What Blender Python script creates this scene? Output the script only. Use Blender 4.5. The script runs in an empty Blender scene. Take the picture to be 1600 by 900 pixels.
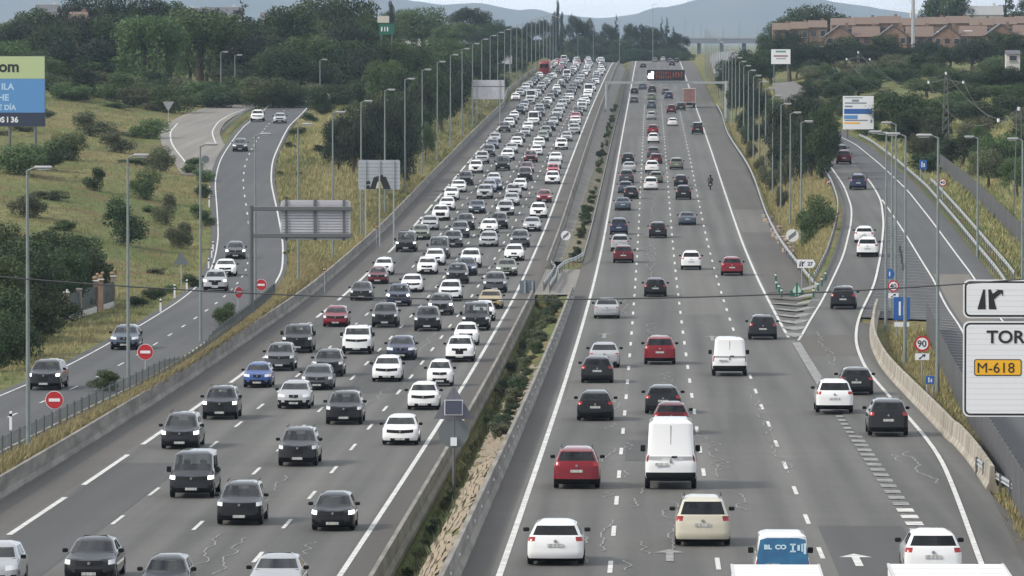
import bpy, bmesh, math, random
import numpy as np

R = math.radians
random.seed(7)
rng = np.random.default_rng(11)
scene = bpy.context.scene
col = scene.collection

# ------------------------------------------------------------------ camera
FPX = 8950.0                                   # focal length in photo pixels (1600 wide)
CAMH = 17.1
YAW = math.atan(217 / FPX)
PITCH = math.atan(390 / FPX)
cam_data = bpy.data.cameras.new('camera')
cam_data.sensor_width = 36.0
cam_data.lens = 36.0 * FPX / 1600.0
cam_data.clip_start = 1.0
cam_data.clip_end = 60000.0
cam = bpy.data.objects.new('camera', cam_data)
col.objects.link(cam)
cam.location = (0, 0, CAMH)
cam.rotation_euler = (R(90) - PITCH, 0, YAW)
scene.camera = cam

# ------------------------------------------------------------------ sky and sun (bright, mostly cloudy late afternoon)
SUN_EL, SUN_AZ = R(38), R(-112)                # azimuth from +Y towards +X: the sun stands left of and a little behind the camera
world = bpy.data.worlds.new('World')
scene.world = world
world.use_nodes = True
wt = world.node_tree
for n in list(wt.nodes):
    wt.nodes.remove(n)
w_out = wt.nodes.new('ShaderNodeOutputWorld')
w_bg = wt.nodes.new('ShaderNodeBackground')
w_sky = wt.nodes.new('ShaderNodeTexSky')
w_sky.sky_type = 'NISHITA'
w_sky.sun_disc = False
w_sky.sun_elevation = SUN_EL
w_sky.sun_rotation = SUN_AZ
w_sky.air_density = 1.0
w_sky.dust_density = 1.5
w_tc = wt.nodes.new('ShaderNodeTexCoord')
w_map = wt.nodes.new('ShaderNodeMapping')
w_map.inputs['Scale'].default_value = (1.0, 1.0, 5.0)
w_noi = wt.nodes.new('ShaderNodeTexNoise')
w_noi.inputs['Scale'].default_value = 5.0
w_noi.inputs['Detail'].default_value = 6.0
w_noi.inputs['Roughness'].default_value = 0.55
w_rmp = wt.nodes.new('ShaderNodeMapRange')
w_rmp.inputs['From Min'].default_value = 0.36
w_rmp.inputs['From Max'].default_value = 0.58
w_rmp.inputs['To Min'].default_value = 0.35
w_rmp.inputs['To Max'].default_value = 0.95
w_mix = wt.nodes.new('ShaderNodeMix')
w_mix.data_type = 'RGBA'
w_mix.inputs['B'].default_value = (10.4, 10.7, 11.2, 1)     # cloud brightness on the scale of the sky texture
wt.links.new(w_tc.outputs['Generated'], w_map.inputs['Vector'])
wt.links.new(w_map.outputs['Vector'], w_noi.inputs['Vector'])
wt.links.new(w_noi.outputs['Fac'], w_rmp.inputs['Value'])
wt.links.new(w_rmp.outputs['Result'], w_mix.inputs['Factor'])
wt.links.new(w_sky.outputs['Color'], w_mix.inputs['A'])
wt.links.new(w_mix.outputs['Result'], w_bg.inputs['Color'])
w_bg.inputs['Strength'].default_value = 0.08
wt.links.new(w_bg.outputs['Background'], w_out.inputs['Surface'])

sun_data = bpy.data.lights.new('sun', 'SUN')
sun_data.energy = 2.3
sun_data.angle = R(10)
sun_data.color = (1.0, 0.93, 0.82)
sun = bpy.data.objects.new('sun', sun_data)
col.objects.link(sun)
sun.rotation_euler = (R(90) - SUN_EL, 0, -SUN_AZ + R(180))

scene.view_settings.view_transform = 'Standard'
scene.view_settings.look = 'None'
scene.view_settings.exposure = 0.6
scene.view_settings.gamma = 1.0
scene.view_settings.use_curve_mapping = False
scene.render.engine = 'CYCLES'
scene.cycles.use_denoising = True
scene.cycles.max_bounces = 5
scene.cycles.diffuse_bounces = 2
scene.cycles.glossy_bounces = 2
scene.cycles.transmission_bounces = 2
scene.cycles.transparent_max_bounces = 8
scene.cycles.volume_bounces = 0
scene.cycles.caustics_reflective = False
scene.cycles.caustics_refractive = False

# ------------------------------------------------------------------ measuring helpers
_f = np.array([-math.sin(YAW) * math.cos(PITCH), math.cos(YAW) * math.cos(PITCH), -math.sin(PITCH)])
_r = np.array([math.cos(YAW), math.sin(YAW), 0.0])
_u = np.cross(_r, _f)


def ray(px, py):
    return _f * FPX + _r * (px - 800.0) - _u * (py - 450.0)


def at(px, py, Y):
    """world point on the sight line of a photo pixel at world depth Y"""
    d = ray(px, py)
    t = Y / d[1]
    return np.array([d[0] * t, Y, CAMH + d[2] * t])


YS = np.arange(-200.0, 12000.0, 5.0)


def profile(pts, sm=50.0):
    pts = sorted(pts)
    z = np.interp(YS, [p[0] for p in pts], [p[1] for p in pts])
    k = int(sm / 5) | 1
    ker = np.hanning(k + 2)[1:-1]
    ker /= ker.sum()
    zp = np.pad(z, k // 2, mode='edge')
    z = np.convolve(zp, ker, mode='valid')
    return lambda Y: np.interp(Y, YS, z)


ZR = profile([(-200, 6), (100, 1.5), (184, 0), (239, -.95), (313, -2.1), (399, -3.05), (486, -3.6), (564, -3.5), (614, -3.1), (720, -1.95),
              (840, -.45), (988, 1.2), (1238, 3.7), (1606, 7.7), (1720, 8.9), (1820, 9.6), (1900, 9.7), (2000, 9.0), (2200, 6.5), (2600, 5), (3500, 4), (12000, 4)], 90)
ZL = profile([(-200, 2), (100, -.9), (200, -2.05), (230, -2.4), (263, -2.8), (348, -3.55), (464, -4.0), (524, -3.6), (602, -2.9), (696, -1.35),
              (783, 0), (900, 1.8), (1000, 3.2), (1170, 5.3), (1400, 7.8), (1570, 9.4), (1680, 10.0), (1780, 9.7), (1900, 8.4), (2200, 5.5), (2600, 5), (3500, 4), (12000, 4)], 90)
ZS = profile([(-200, -.5), (200, -1.9), (318, -2.4), (400, -2.75), (465, -3.0), (515, -2.8), (560, -1.6), (620, 1.0), (680, 3.4), (740, 4.6),
              (805, 5.4), (850, 6.2), (950, 8), (1100, 10), (1500, 14), (3000, 12), (12000, 5)], 50)
ZP = profile([(-200, 6), (100, 1.5), (184, 0), (239, -.95), (313, -2.05), (380, -2.9), (435, -3.15), (496, -2.0), (560, -.6), (620, .6), (700, 1.7),
              (780, 2.9), (850, 4), (1000, 7), (1300, 11), (12000, 8)], 40)


def on(zf, px, py, dz=0.0):
    """first point where the sight line of a photo pixel meets a surface z = zf(Y) + dz"""
    d = ray(px, py)
    Y = np.arange(90.0, 4000.0, 1.0)
    zz = CAMH + d[2] / d[1] * Y - (zf(Y) + dz)
    i = np.argmax(zz <= 0)
    if zz[i] > 0:
        i = len(Y) - 1
    if i == 0:
        y = Y[0]
    else:
        a, b = zz[i - 1], zz[i]
        y = Y[i - 1] + (a / (a - b) if a != b else 0)
    return np.array([d[0] / d[1] * y, y, float(zf(y)) + dz])


# ------------------------------------------------------------------ lanes and road edges (metres; the motorway runs along +Y)
RX0 = -4.8                                      # left edge line of the right-hand carriageway
RL = [RX0 + 3.5 * i for i in range(5)]
LX0 = -11.1                                     # inner edge line of the left-hand carriageway
LL = [LX0 - 3.5 * i for i in range(5)]
BARL_OUT, BARL_IN, BARR_IN = -27.9, -9.5, -6.25


def curve_x(zf, pts):
    P = sorted([tuple(on(zf, *p)[:2][::-1]) for p in pts])
    ys = [p[0] for p in P]
    xs = [p[1] for p in P]
    s0 = (xs[2] - xs[0]) / (ys[2] - ys[0])
    s1 = (xs[-1] - xs[-3]) / (ys[-1] - ys[-3])
    ys = [ys[0] - 400] + ys + [ys[-1] + 300]
    xs = [xs[0] - 400 * s0] + xs + [xs[-1] + 300 * s1]
    g = np.arange(-100.0, 1600.0, 4.0)
    v = np.interp(g, ys, xs)
    k = np.hanning(13)[1:-1]
    k /= k.sum()
    v = np.convolve(np.pad(v, 5, mode='edge'), k, mode='valid')
    return lambda Y: np.interp(Y, g, v)


S_C = curve_x(ZS, [(65, 628), (112, 609), (182, 574), (236, 542), (260, 527), (300, 501), (340, 473), (365, 450), (384, 425), (389, 400),
                   (391, 370), (386, 330), (379, 285), (383, 255), (391, 238), (418, 195), (445, 172)])
J_C = curve_x(ZS, [(328, 252), (314, 238), (303, 222), (300, 206), (312, 190), (335, 177), (365, 168)])
P_L = curve_x(ZP, [(1245, 537), (1272, 490), (1296, 447), (1318, 400), (1330, 350), (1331, 325), (1318, 290), (1296, 258)])
P_R = curve_x(ZP, [(1532, 880), (1497, 782), (1470, 715), (1437, 673), (1400, 632), (1352, 577), (1337, 540), (1338, 510), (1348, 480), (1366, 447),
                   (1376, 400), (1381, 350), (1377, 314), (1360, 285), (1338, 258)])
O_B = curve_x(ZP, [(1560, 615), (1501, 512), (1460, 440), (1417, 370), (1385, 322), (1362, 292), (1335, 262)])
O_A = curve_x(ZP, [(1600, 540), (1522, 434), (1462, 354), (1417, 297), (1375, 257), (1336, 225), (1312, 214)])

BL = profile([(-200, -1), (250, -2.0), (300, -2.3), (400, -2.5), (450, -1.7), (500, 0), (560, 2.6), (600, 4), (750, 7.2), (900, 9.5), (1100, 12), (1500, 16), (2000, 16), (3000, 10), (12000, 6)], 60)
BR = profile([(-200, 1), (250, -1), (400, -2), (500, -.6), (600, 1.5), (700, 3.2), (800, 5.6), (900, 8), (1100, 11), (1300, 13.4), (1600, 14), (2000, 12), (3000, 7), (12000, 5)], 60)


def sstep(a):
    a = np.clip(a, 0, 1)
    return a * a * (3 - 2 * a)


def terrain(x, y):
    x = np.asarray(x, float)
    y = np.asarray(y, float)
    tb = sstep((x + 25) / 50)
    und = .35 * np.sin(x * .11 + 1.3) * np.sin(y * .043) + .22 * np.sin(x * .31 + y * .07) + .12 * np.sin(x * .7 - y * .13)
    base = BL(y) * (1 - tb) + BR(y) * tb + und * np.clip((np.abs(x + 8) - 24) / 20, 0, 1)
    base = base + np.clip((-x - 60) / 120, 0, 1.5) * 2.0
    num = base * (1 / 100.0)
    den = np.full_like(x * 1.0, 1 / 100.0)

    def add(d, z, wmul=1.0):
        nonlocal num, den
        w = np.where(d <= 0, 4e3, np.minimum(4e3, 1.0 / np.maximum(d, .016) ** 2)) * wmul
        num = num + w * z
        den = den + w
    far = 1.0 / (1 + np.maximum(0, y - 2050) / 30.0) ** 3
    add(np.abs(x - (BARL_OUT + BARL_IN) / 2) - (BARL_IN - BARL_OUT) / 2 - .1, ZL(y) - .12, far)
    rx_ = np.where(y < 330, np.maximum(13.3, P_R(y) + 1.7), 13.3)
    add(np.abs(x - (BARR_IN + rx_) / 2) - (rx_ - BARR_IN) / 2 - .1, ZR(y) - .12, far)
    s_on = sstep((1050 - y) / 60)
    add(np.abs(x - S_C(y)) - 4.2, ZS(y) - .12, np.maximum(s_on, 1e-6))
    add(np.abs(x - J_C(y)) - 5.0, ZS(y) - .12, np.maximum(s_on * sstep((y - 640) / 20), 1e-6))
    p_on = np.maximum(sstep((880 - y) / 60) * sstep((y - 250) / 60), 1e-6)
    add(np.abs(x - (P_L(y) + P_R(y)) / 2) - (np.abs(P_R(y) - P_L(y)) / 2 + 1.8), ZP(y) - .12, p_on)
    add(np.abs(x - (P_R(y) + O_A(y)) / 2) - (np.abs(O_A(y) - P_R(y)) / 2 + 2.2), ZP(y) - .12, np.where(y > 405, p_on, 1e-6))
    add(np.abs(x - (O_B(y) + O_A(y)) / 2) - (np.abs(O_A(y) - O_B(y)) / 2 + 2.0), ZP(y) - .12, p_on)
    z = num / den
    ditch = np.exp(-((x + 8.75) / .55) ** 2) * np.where(y < 462, .75, np.where(y < 520, 0, .35))
    return z - ditch


def tz(x, y):
    return float(terrain(np.array([x]), np.array([y]))[0])


# ------------------------------------------------------------------ materials
MATS = {}


def mat(name, c, rough=.7, metal=0., noise=0., nscale=3., c2=None, bump=0., spec=.5, coat=0., emis=None, detail=4., stretch=None, objcol=False, trans=0., coords='Object', bscale=None):
    if name in MATS:
        return MATS[name]
    m = bpy.data.materials.new(name)
    m.use_nodes = True
    nt = m.node_tree
    b = nt.nodes['Principled BSDF']
    b.inputs['Base Color'].default_value = (*c, 1)
    b.inputs['Roughness'].default_value = rough
    b.inputs['Metallic'].default_value = metal
    b.inputs['Specular IOR Level'].default_value = spec
    b.inputs['Coat Weight'].default_value = coat
    b.inputs['Coat Roughness'].default_value = .04
    if trans:
        pass
    src = None
    if objcol:
        oi = nt.nodes.new('ShaderNodeObjectInfo')
        src = oi.outputs['Color']
        nt.links.new(src, b.inputs['Base Color'])
    if noise or c2 or bump:
        tc = nt.nodes.new('ShaderNodeTexCoord')
        mp = nt.nodes.new('ShaderNodeMapping')
        if stretch:
            mp.inputs['Scale'].default_value = stretch
        if coords == 'World':
            ge = nt.nodes.new('ShaderNodeNewGeometry')
            nt.links.new(ge.outputs['Position'], mp.inputs['Vector'])
        else:
            nt.links.new(tc.outputs[coords], mp.inputs['Vector'])
        nz = nt.nodes.new('ShaderNodeTexNoise')
        nz.inputs['Scale'].default_value = nscale
        nz.inputs['Detail'].default_value = detail
        nt.links.new(mp.outputs['Vector'], nz.inputs['Vector'])
        if c2 or noise:
            mx = nt.nodes.new('ShaderNodeMix')
            mx.data_type = 'RGBA'
            rp = nt.nodes.new('ShaderNodeMapRange')
            rp.inputs['From Min'].default_value = .35
            rp.inputs['From Max'].default_value = .65
            nt.links.new(nz.outputs['Fac'], rp.inputs['Value'])
            nt.links.new(rp.outputs['Result'], mx.inputs['Factor'])
            if src is not None:
                nt.links.new(src, mx.inputs['A'])
            else:
                mx.inputs['A'].default_value = (*c, 1)
            cc = c2 if c2 else tuple(v * (1 - noise) for v in c)
            mx.inputs['B'].default_value = (*cc, 1)
            nt.links.new(mx.outputs['Result'], b.inputs['Base Color'])
        if bump:
            bp = nt.nodes.new('ShaderNodeBump')
            bp.inputs['Strength'].default_value = bump
            n2 = nz
            if bscale:
                n2 = nt.nodes.new('ShaderNodeTexNoise')
                n2.inputs['Scale'].default_value = bscale
                nt.links.new(mp.outputs['Vector'], n2.inputs['Vector'])
            nt.links.new(n2.outputs['Fac'], bp.inputs['Height'])
            nt.links.new(bp.outputs['Normal'], b.inputs['Normal'])
    if emis:
        b.inputs['Emission Color'].default_value = (*emis[0], 1)
        b.inputs['Emission Strength'].default_value = emis[1]
    MATS[name] = m
    return m


def asphalt(name, c, c2, streak=.8):
    """worn asphalt: broad patches, long streaks along the lanes, fine grain"""
    m = bpy.data.materials.new(name)
    m.use_nodes = True
    nt = m.node_tree
    b = nt.nodes['Principled BSDF']
    b.inputs['Roughness'].default_value = .8
    b.inputs['Specular IOR Level'].default_value = .3
    ge = nt.nodes.new('ShaderNodeNewGeometry')

    def nz(scale, st, detail, lo, hi):
        mp = nt.nodes.new('ShaderNodeMapping')
        mp.inputs['Scale'].default_value = st
        nt.links.new(ge.outputs['Position'], mp.inputs['Vector'])
        n = nt.nodes.new('ShaderNodeTexNoise')
        n.inputs['Scale'].default_value = scale
        n.inputs['Detail'].default_value = detail
        nt.links.new(mp.outputs['Vector'], n.inputs['Vector'])
        r = nt.nodes.new('ShaderNodeMapRange')
        r.inputs['From Min'].default_value = .3
        r.inputs['From Max'].default_value = .7
        r.inputs['To Min'].default_value = lo
        r.inputs['To Max'].default_value = hi
        nt.links.new(n.outputs['Fac'], r.inputs['Value'])
        return r.outputs['Result']
    a = nz(.09, (1, .35, 1), 4, 0, 1)
    s = nz(.9, (1, .012, 1), 3, 1 - .22 * streak, 1 + .16 * streak)
    g = nz(9, (1, .5, 1), 3, .9, 1.1)
    x = nz(.4, (.05, 1, 1), 2, .96, 1.04)
    sx = nt.nodes.new('ShaderNodeSeparateXYZ')
    nt.links.new(ge.outputs['Position'], sx.inputs[0])

    def wave(period, phase, amp):
        m1 = nt.nodes.new('ShaderNodeMath')
        m1.operation = 'MULTIPLY_ADD'
        m1.inputs[1].default_value = 2 * math.pi / period
        m1.inputs[2].default_value = phase
        nt.links.new(sx.outputs['X'], m1.inputs[0])
        m2 = nt.nodes.new('ShaderNodeMath')
        m2.operation = 'SINE'
        nt.links.new(m1.outputs[0], m2.inputs[0])
        m3 = nt.nodes.new('ShaderNodeMath')
        m3.operation = 'MULTIPLY_ADD'
        m3.inputs[1].default_value = amp
        m3.inputs[2].default_value = 1.0
        nt.links.new(m2.outputs[0], m3.inputs[0])
        return m3.outputs[0]
    wt_ = wave(1.75, 2 * math.pi * 4.8 / 1.75 + math.pi * .5, .085 * streak)
    wl_ = wave(3.5, 2 * math.pi * 4.8 / 3.5 + math.pi * .5, .075 * streak)
    mx = nt.nodes.new('ShaderNodeMix')
    mx.data_type = 'RGBA'
    mx.inputs['A'].default_value = (*c, 1)
    mx.inputs['B'].default_value = (*c2, 1)
    nt.links.new(a, mx.inputs['Factor'])
    prev = mx.outputs['Result']
    for f in (s, g, x, wt_, wl_):
        vm = nt.nodes.new('ShaderNodeVectorMath')
        vm.operation = 'SCALE'
        nt.links.new(prev, vm.inputs[0])
        nt.links.new(f, vm.inputs['Scale'])
        prev = vm.outputs['Vector']
    nt.links.new(prev, b.inputs['Base Color'])
    MATS[name] = m
    return m


def foliage(name, c, c2, c3=None):
    m = bpy.data.materials.new(name)
    m.use_nodes = True
    nt = m.node_tree
    b = nt.nodes['Principled BSDF']
    b.inputs['Roughness'].default_value = .65
    b.inputs['Specular IOR Level'].default_value = .25
    tc = nt.nodes.new('ShaderNodeTexCoord')
    nz = nt.nodes.new('ShaderNodeTexNoise')
    nz.inputs['Scale'].default_value = .9
    nz.inputs['Detail'].default_value = 3
    nt.links.new(tc.outputs['Object'], nz.inputs['Vector'])
    rp = nt.nodes.new('ShaderNodeMapRange')
    rp.inputs['From Min'].default_value = .32
    rp.inputs['From Max'].default_value = .68
    nt.links.new(nz.outputs['Fac'], rp.inputs['Value'])
    mx = nt.nodes.new('ShaderNodeMix')
    mx.data_type = 'RGBA'
    mx.inputs['A'].default_value = (*c, 1)
    mx.inputs['B'].default_value = (*c2, 1)
    nt.links.new(rp.outputs['Result'], mx.inputs['Factor'])
    oi = nt.nodes.new('ShaderNodeObjectInfo')
    hs = nt.nodes.new('ShaderNodeHueSaturation')
    r1 = nt.nodes.new('ShaderNodeMapRange')
    r1.inputs['To Min'].default_value = .72
    r1.inputs['To Max'].default_value = 1.3
    nt.links.new(oi.outputs['Random'], r1.inputs['Value'])
    nt.links.new(r1.outputs['Result'], hs.inputs['Value'])
    r2 = nt.nodes.new('ShaderNodeMapRange')
    r2.inputs['To Min'].default_value = .485
    r2.inputs['To Max'].default_value = .515
    nt.links.new(oi.outputs['Random'], r2.inputs['Value'])
    nt.links.new(r2.outputs['Result'], hs.inputs['Hue'])
    nt.links.new(mx.outputs['Result'], hs.inputs['Color'])
    nt.links.new(hs.outputs['Color'], b.inputs['Base Color'])
    tr = nt.nodes.new('ShaderNodeBsdfTranslucent')
    nt.links.new(hs.outputs['Color'], tr.inputs['Color'])
    ms = nt.nodes.new('ShaderNodeMixShader')
    ms.inputs['Fac'].default_value = .18
    nt.links.new(b.outputs['BSDF'], ms.inputs[1])
    nt.links.new(tr.outputs['BSDF'], ms.inputs[2])
    nt.links.new(ms.outputs['Shader'], nt.nodes['Material Output'].inputs['Surface'])
    MATS[name] = m
    return m


M_ROAD = asphalt('asphalt_main', (.088, .087, .082), (.110, .108, .100), 1.0)
M_SHLD = asphalt('asphalt_shoulder', (.078, .073, .066), (.098, .090, .080), .4)
M_SERV = asphalt('asphalt_service', (.066, .068, .070), (.082, .083, .083), .4)
M_SIDE = asphalt('asphalt_side', (.17, .16, .145), (.21, .195, .17), .5)
M_LINE = mat('road_paint', (.62, .62, .59), .65, c2=(.42, .42, .40), nscale=1.8, coords='World')
M_WORN = mat('worn_paint', (.27, .27, .26), .7, c2=(.14, .14, .136), nscale=2.2, coords='World')
M_CRK = mat('crack_seal', (.26, .26, .25), .7, c2=(.16, .16, .155), nscale=1.5)
M_PATCH = mat('tar', (.05, .05, .05), .5)
M_CONC = mat('concrete_barrier', (.25, .235, .21), .85, c2=(.145, .137, .122), nscale=.6, bump=.15, coords='World', stretch=(1, .5, 3))
M_CONCB = mat('concrete_pale', (.39, .365, .315), .85, c2=(.2, .17, .13), nscale=1.5, bump=.15, coords='World', stretch=(1, 1, .15), detail=6)
M_CONCD = mat('concrete_dark', (.2, .19, .17), .9, c2=(.13, .125, .115), nscale=.7, coords='World')
M_GALV = mat('galvanised_steel', (.42, .44, .45), .45, metal=.6, c2=(.36, .38, .39), nscale=2)
M_POLE = mat('lamp_pole_steel', (.21, .245, .245), .55, metal=.2, c2=(.17, .20, .20), nscale=1.5)
M_HEAD = mat('lamp_housing', (.33, .33, .34), .5)
M_LENS = mat('lamp_lens', (.62, .64, .66), .3)
M_DARK = mat('dark_metal', (.05, .052, .055), .55)
M_GREYM = mat('grey_metal', (.12, .125, .13), .5, metal=.2)
M_WHITE = mat('white_sign', (.72, .73, .76), .45)
M_BACK = mat('sign_back', (.52, .52, .55), .5, metal=.2, c2=(.46, .46, .49), nscale=1.5)
M_BLACK = mat('black_print', (.012, .012, .013), .5)
M_RED = mat('sign_red', (.42, .018, .022), .45)
M_BLUE = mat('sign_blue', (.02, .1, .32), .45)
M_GREEN = mat('sign_green', (.012, .11, .075), .5)
M_YEL = mat('sign_yellow', (.80, .42, .02), .45)
M_GREYB = mat('sign_grey_back', (.13, .15, .16), .5, metal=.2)
M_TYRE = mat('tyre_rubber', (.009, .009, .009), .85, spec=.15)
M_RIM = mat('wheel_rim', (.35, .35, .36), .35, metal=.8)


def glazing(name, tint, ior=1.5):
    """see-through tinted car glass: clear tint under a glossy film"""
    m = bpy.data.materials.new(name)
    m.use_nodes = True
    nt = m.node_tree
    nt.nodes.remove(nt.nodes['Principled BSDF'])
    tr_ = nt.nodes.new('ShaderNodeBsdfTransparent')
    tr_.inputs['Color'].default_value = (*tint, 1)
    gl = nt.nodes.new('ShaderNodeBsdfGlossy')
    gl.inputs['Roughness'].default_value = .03
    fr_ = nt.nodes.new('ShaderNodeFresnel')
    fr_.inputs['IOR'].default_value = ior
    ms = nt.nodes.new('ShaderNodeMixShader')
    nt.links.new(fr_.outputs['Fac'], ms.inputs['Fac'])
    nt.links.new(tr_.outputs['BSDF'], ms.inputs[1])
    nt.links.new(gl.outputs['BSDF'], ms.inputs[2])
    nt.links.new(ms.outputs['Shader'], nt.nodes['Material Output'].inputs['Surface'])
    MATS[name] = m
    return m


M_GLASS = glazing('tinted_glass', (.42, .45, .45), 1.55)
M_WSCR = glazing('windscreen_glass', (.72, .78, .74), 1.8)
M_SEAT = mat('car_interior', (.075, .075, .078), .85, spec=.1)
M_PLAST = mat('black_plastic', (.009, .009, .01), .6, spec=.15)
M_LAMP = mat('headlight', (.62, .64, .66), .15, spec=.7)
M_LIT = mat('headlight_on', (.9, .9, .88), .2, emis=((1, .97, .9), 2.2))
M_TAIL = mat('taillight', (.30, .012, .012), .2, spec=.6)
M_PLATE = mat('number_plate', (.62, .63, .6), .5, c2=(.25, .25, .25), nscale=30, stretch=(1, 1, .05))
M_PAINT = mat('car_paint', (.5, .5, .5), .32, objcol=True, coat=1.0, spec=.1)
M_PAINT.node_tree.nodes['Principled BSDF'].inputs['Coat IOR'].default_value = 1.3
_nt = M_PAINT.node_tree                         # the inner face of a body panel is dark trim, not paint
_ge = _nt.nodes.new('ShaderNodeNewGeometry')
_tr = _nt.nodes.new('ShaderNodeBsdfDiffuse')
_tr.inputs['Color'].default_value = (.07, .07, .072, 1)
_ms = _nt.nodes.new('ShaderNodeMixShader')
_nt.links.new(_ge.outputs['Backfacing'], _ms.inputs['Fac'])
_nt.links.new(_nt.nodes['Principled BSDF'].outputs['BSDF'], _ms.inputs[1])
_nt.links.new(_tr.outputs['BSDF'], _ms.inputs[2])
_nt.links.new(_ms.outputs['Shader'], _nt.nodes['Material Output'].inputs['Surface'])
M_BARK = mat('bark', (.09, .065, .045), .9, c2=(.05, .038, .028), nscale=6, bump=.3)
M_WOOD = mat('weathered_wood', (.16, .13, .1), .85, c2=(.1, .08, .06), nscale=5)
F_DARK = foliage('leaf_dark', (.027, .046, .020), (.052, .082, .031))
F_PINE = foliage('leaf_pine', (.022, .034, .021), (.040, .055, .030))
F_MID = foliage('leaf_mid', (.054, .088, .032), (.092, .135, .048))
F_LITE = foliage('leaf_light', (.066, .098, .038), (.098, .138, .052))
F_OLIVE = foliage('leaf_olive', (.085, .095, .05), (.12, .13, .07))
F_DRY = foliage('grass_dry', (.36, .31, .16), (.26, .235, .11))
F_GRASS = foliage('grass_green', (.125, .160, .058), (.215, .215, .095))


# ------------------------------------------------------------------ mesh helpers
class MB:
    def __init__(s):
        s.v, s.f, s.m = [], [], []

    def add(s, vs, fs, mi=0):
        k = len(s.v)
        s.v += [tuple(map(float, v)) for v in vs]
        s.f += [tuple(i + k for i in f) for f in fs]
        s.m += [mi] * len(fs)
        return s

    def box(s, c, size, rz=0., mi=0, bev=0., tilt=0.):
        hx, hy, hz = size[0] / 2, size[1] / 2, size[2] / 2
        if bev:
            b = min(bev, hx * .9, hy * .9, hz * .9)
            vs = []
            for z, e in ((-hz, b), (-hz + b, 0), (hz - b, 0), (hz, b)):
                X, Y = hx - e, hy - e
                vs += [(-X + b * .6, -Y, z), (X - b * .6, -Y, z), (X, -Y + b * .6, z), (X, Y - b * .6, z), (X - b * .6, Y, z), (-X + b * .6, Y, z), (-X, Y - b * .6, z), (-X, -Y + b * .6, z)]
            fs = [tuple(range(7, -1, -1)), tuple(range(24, 32))]
            for l in range(3):
                for i in range(8):
                    j = (i + 1) % 8
                    fs.append((l * 8 + i, l * 8 + j, l * 8 + 8 + j, l * 8 + 8 + i))
        else:
            vs = [(x, y, z) for z in (-hz, hz) for x, y in ((-hx, -hy), (hx, -hy), (hx, hy), (-hx, hy))]
            fs = [(3, 2, 1, 0), (4, 5, 6, 7), (0, 1, 5, 4), (1, 2, 6, 5), (2, 3, 7, 6), (3, 0, 4, 7)]
        ca, sa = math.cos(rz), math.sin(rz)
        ct, st = math.cos(tilt), math.sin(tilt)
        out = []
        for x, y, z in vs:
            y, z = y * ct - z * st, y * st + z * ct
            out.append((c[0] + x * ca - y * sa, c[1] + x * sa + y * ca, c[2] + z))
        return s.add(out, fs, mi)

    def tube(s, p0, p1, r0, r1=None, n=8, mi=0, caps=True):
        r1 = r0 if r1 is None else r1
        p0, p1 = np.array(p0, float), np.array(p1, float)
        d = p1 - p0
        d = d / (np.linalg.norm(d) + 1e-9)
        a = np.cross(d, (0, 0, 1) if abs(d[2]) < .9 else (1, 0, 0))
        a /= np.linalg.norm(a)
        b = np.cross(d, a)
        vs = []
        for p, r in ((p0, r0), (p1, r1)):
            for i in range(n):
                t = 2 * math.pi * i / n
                vs.append(p + (a * math.cos(t) + b * math.sin(t)) * r)
        fs = [(i, (i + 1) % n, n + (i + 1) % n, n + i) for i in range(n)]
        if caps:
            fs += [tuple(range(n - 1, -1, -1)), tuple(range(n, 2 * n))]
        return s.add(vs, fs, mi)

    def path(s, pts, r, n=6, mi=0):
        for a, b in zip(pts[:-1], pts[1:]):
            s.tube(a, b, r, r, n, mi, caps=True)
        return s

    def poly(s, pts, y0, y1, mi=0):
        """prism of an (x, z) outline between two y planes"""
        n = len(pts)
        vs = [(p[0], y0, p[1]) for p in pts] + [(p[0], y1, p[1]) for p in pts]
        fs = [tuple(range(n)), tuple(range(2 * n - 1, n - 1, -1))] + [(i, n + i, n + (i + 1) % n, (i + 1) % n) for i in range(n)]
        return s.add(vs, fs, mi)

    def mesh(s, name, mats, smooth=None):
        me = bpy.data.meshes.new(name)
        me.from_pydata(s.v, [], s.f)
        for m in (mats if isinstance(mats, (list, tuple)) else [mats]):
            me.materials.append(m)
        if len(set(s.m)) > 1:
            me.polygons.foreach_set('material_index', s.m)
        if smooth is not None:
            me.polygons.foreach_set('use_smooth', [True] * len(me.polygons))
            me.set_sharp_from_angle(angle=R(smooth))
        me.update()
        return me

    def build(s, name, mats, parent=None, smooth=None, loc=None):
        o = bpy.data.objects.new(name, s.mesh(name, mats, smooth))
        col.objects.link(o)
        o.parent = parent
        if loc is not None:
            o.location = loc
        return o


def np_mesh(name, v, f, m):
    """fast mesh from arrays (all faces the same size)"""
    me = bpy.data.meshes.new(name)
    v = np.asarray(v, np.float32)
    f = np.asarray(f, np.int32)
    me.vertices.add(len(v))
    me.vertices.foreach_set('co', v.ravel())
    k = f.shape[1]
    me.loops.add(f.size)
    me.loops.foreach_set('vertex_index', f.ravel())
    me.polygons.add(len(f))
    me.polygons.foreach_set('loop_start', np.arange(0, f.size, k, dtype=np.int32))
    me.polygons.foreach_set('loop_total', np.full(len(f), k, np.int32))
    me.materials.append(m)
    me.update(calc_edges=True)
    return me


def obj(name, me, parent=None, loc=None):
    o = bpy.data.objects.new(name, me)
    col.objects.link(o)
    o.parent = parent
    if loc is not None:
        o.location = loc
    return o


def tag(o, label=None, cat=None, group=None, kind=None):
    if label:
        o['label'] = label
    if cat:
        o['category'] = cat
    if group:
        o['group'] = group
    if kind:
        o['kind'] = kind
    return o


def empty(name, loc=(0, 0, 0), rz=0.):
    o = bpy.data.objects.new(name, None)
    o.empty_display_size = .3
    col.objects.link(o)
    o.location = [float(v) for v in loc]
    o.rotation_euler = (0, 0, rz)
    return o


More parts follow.
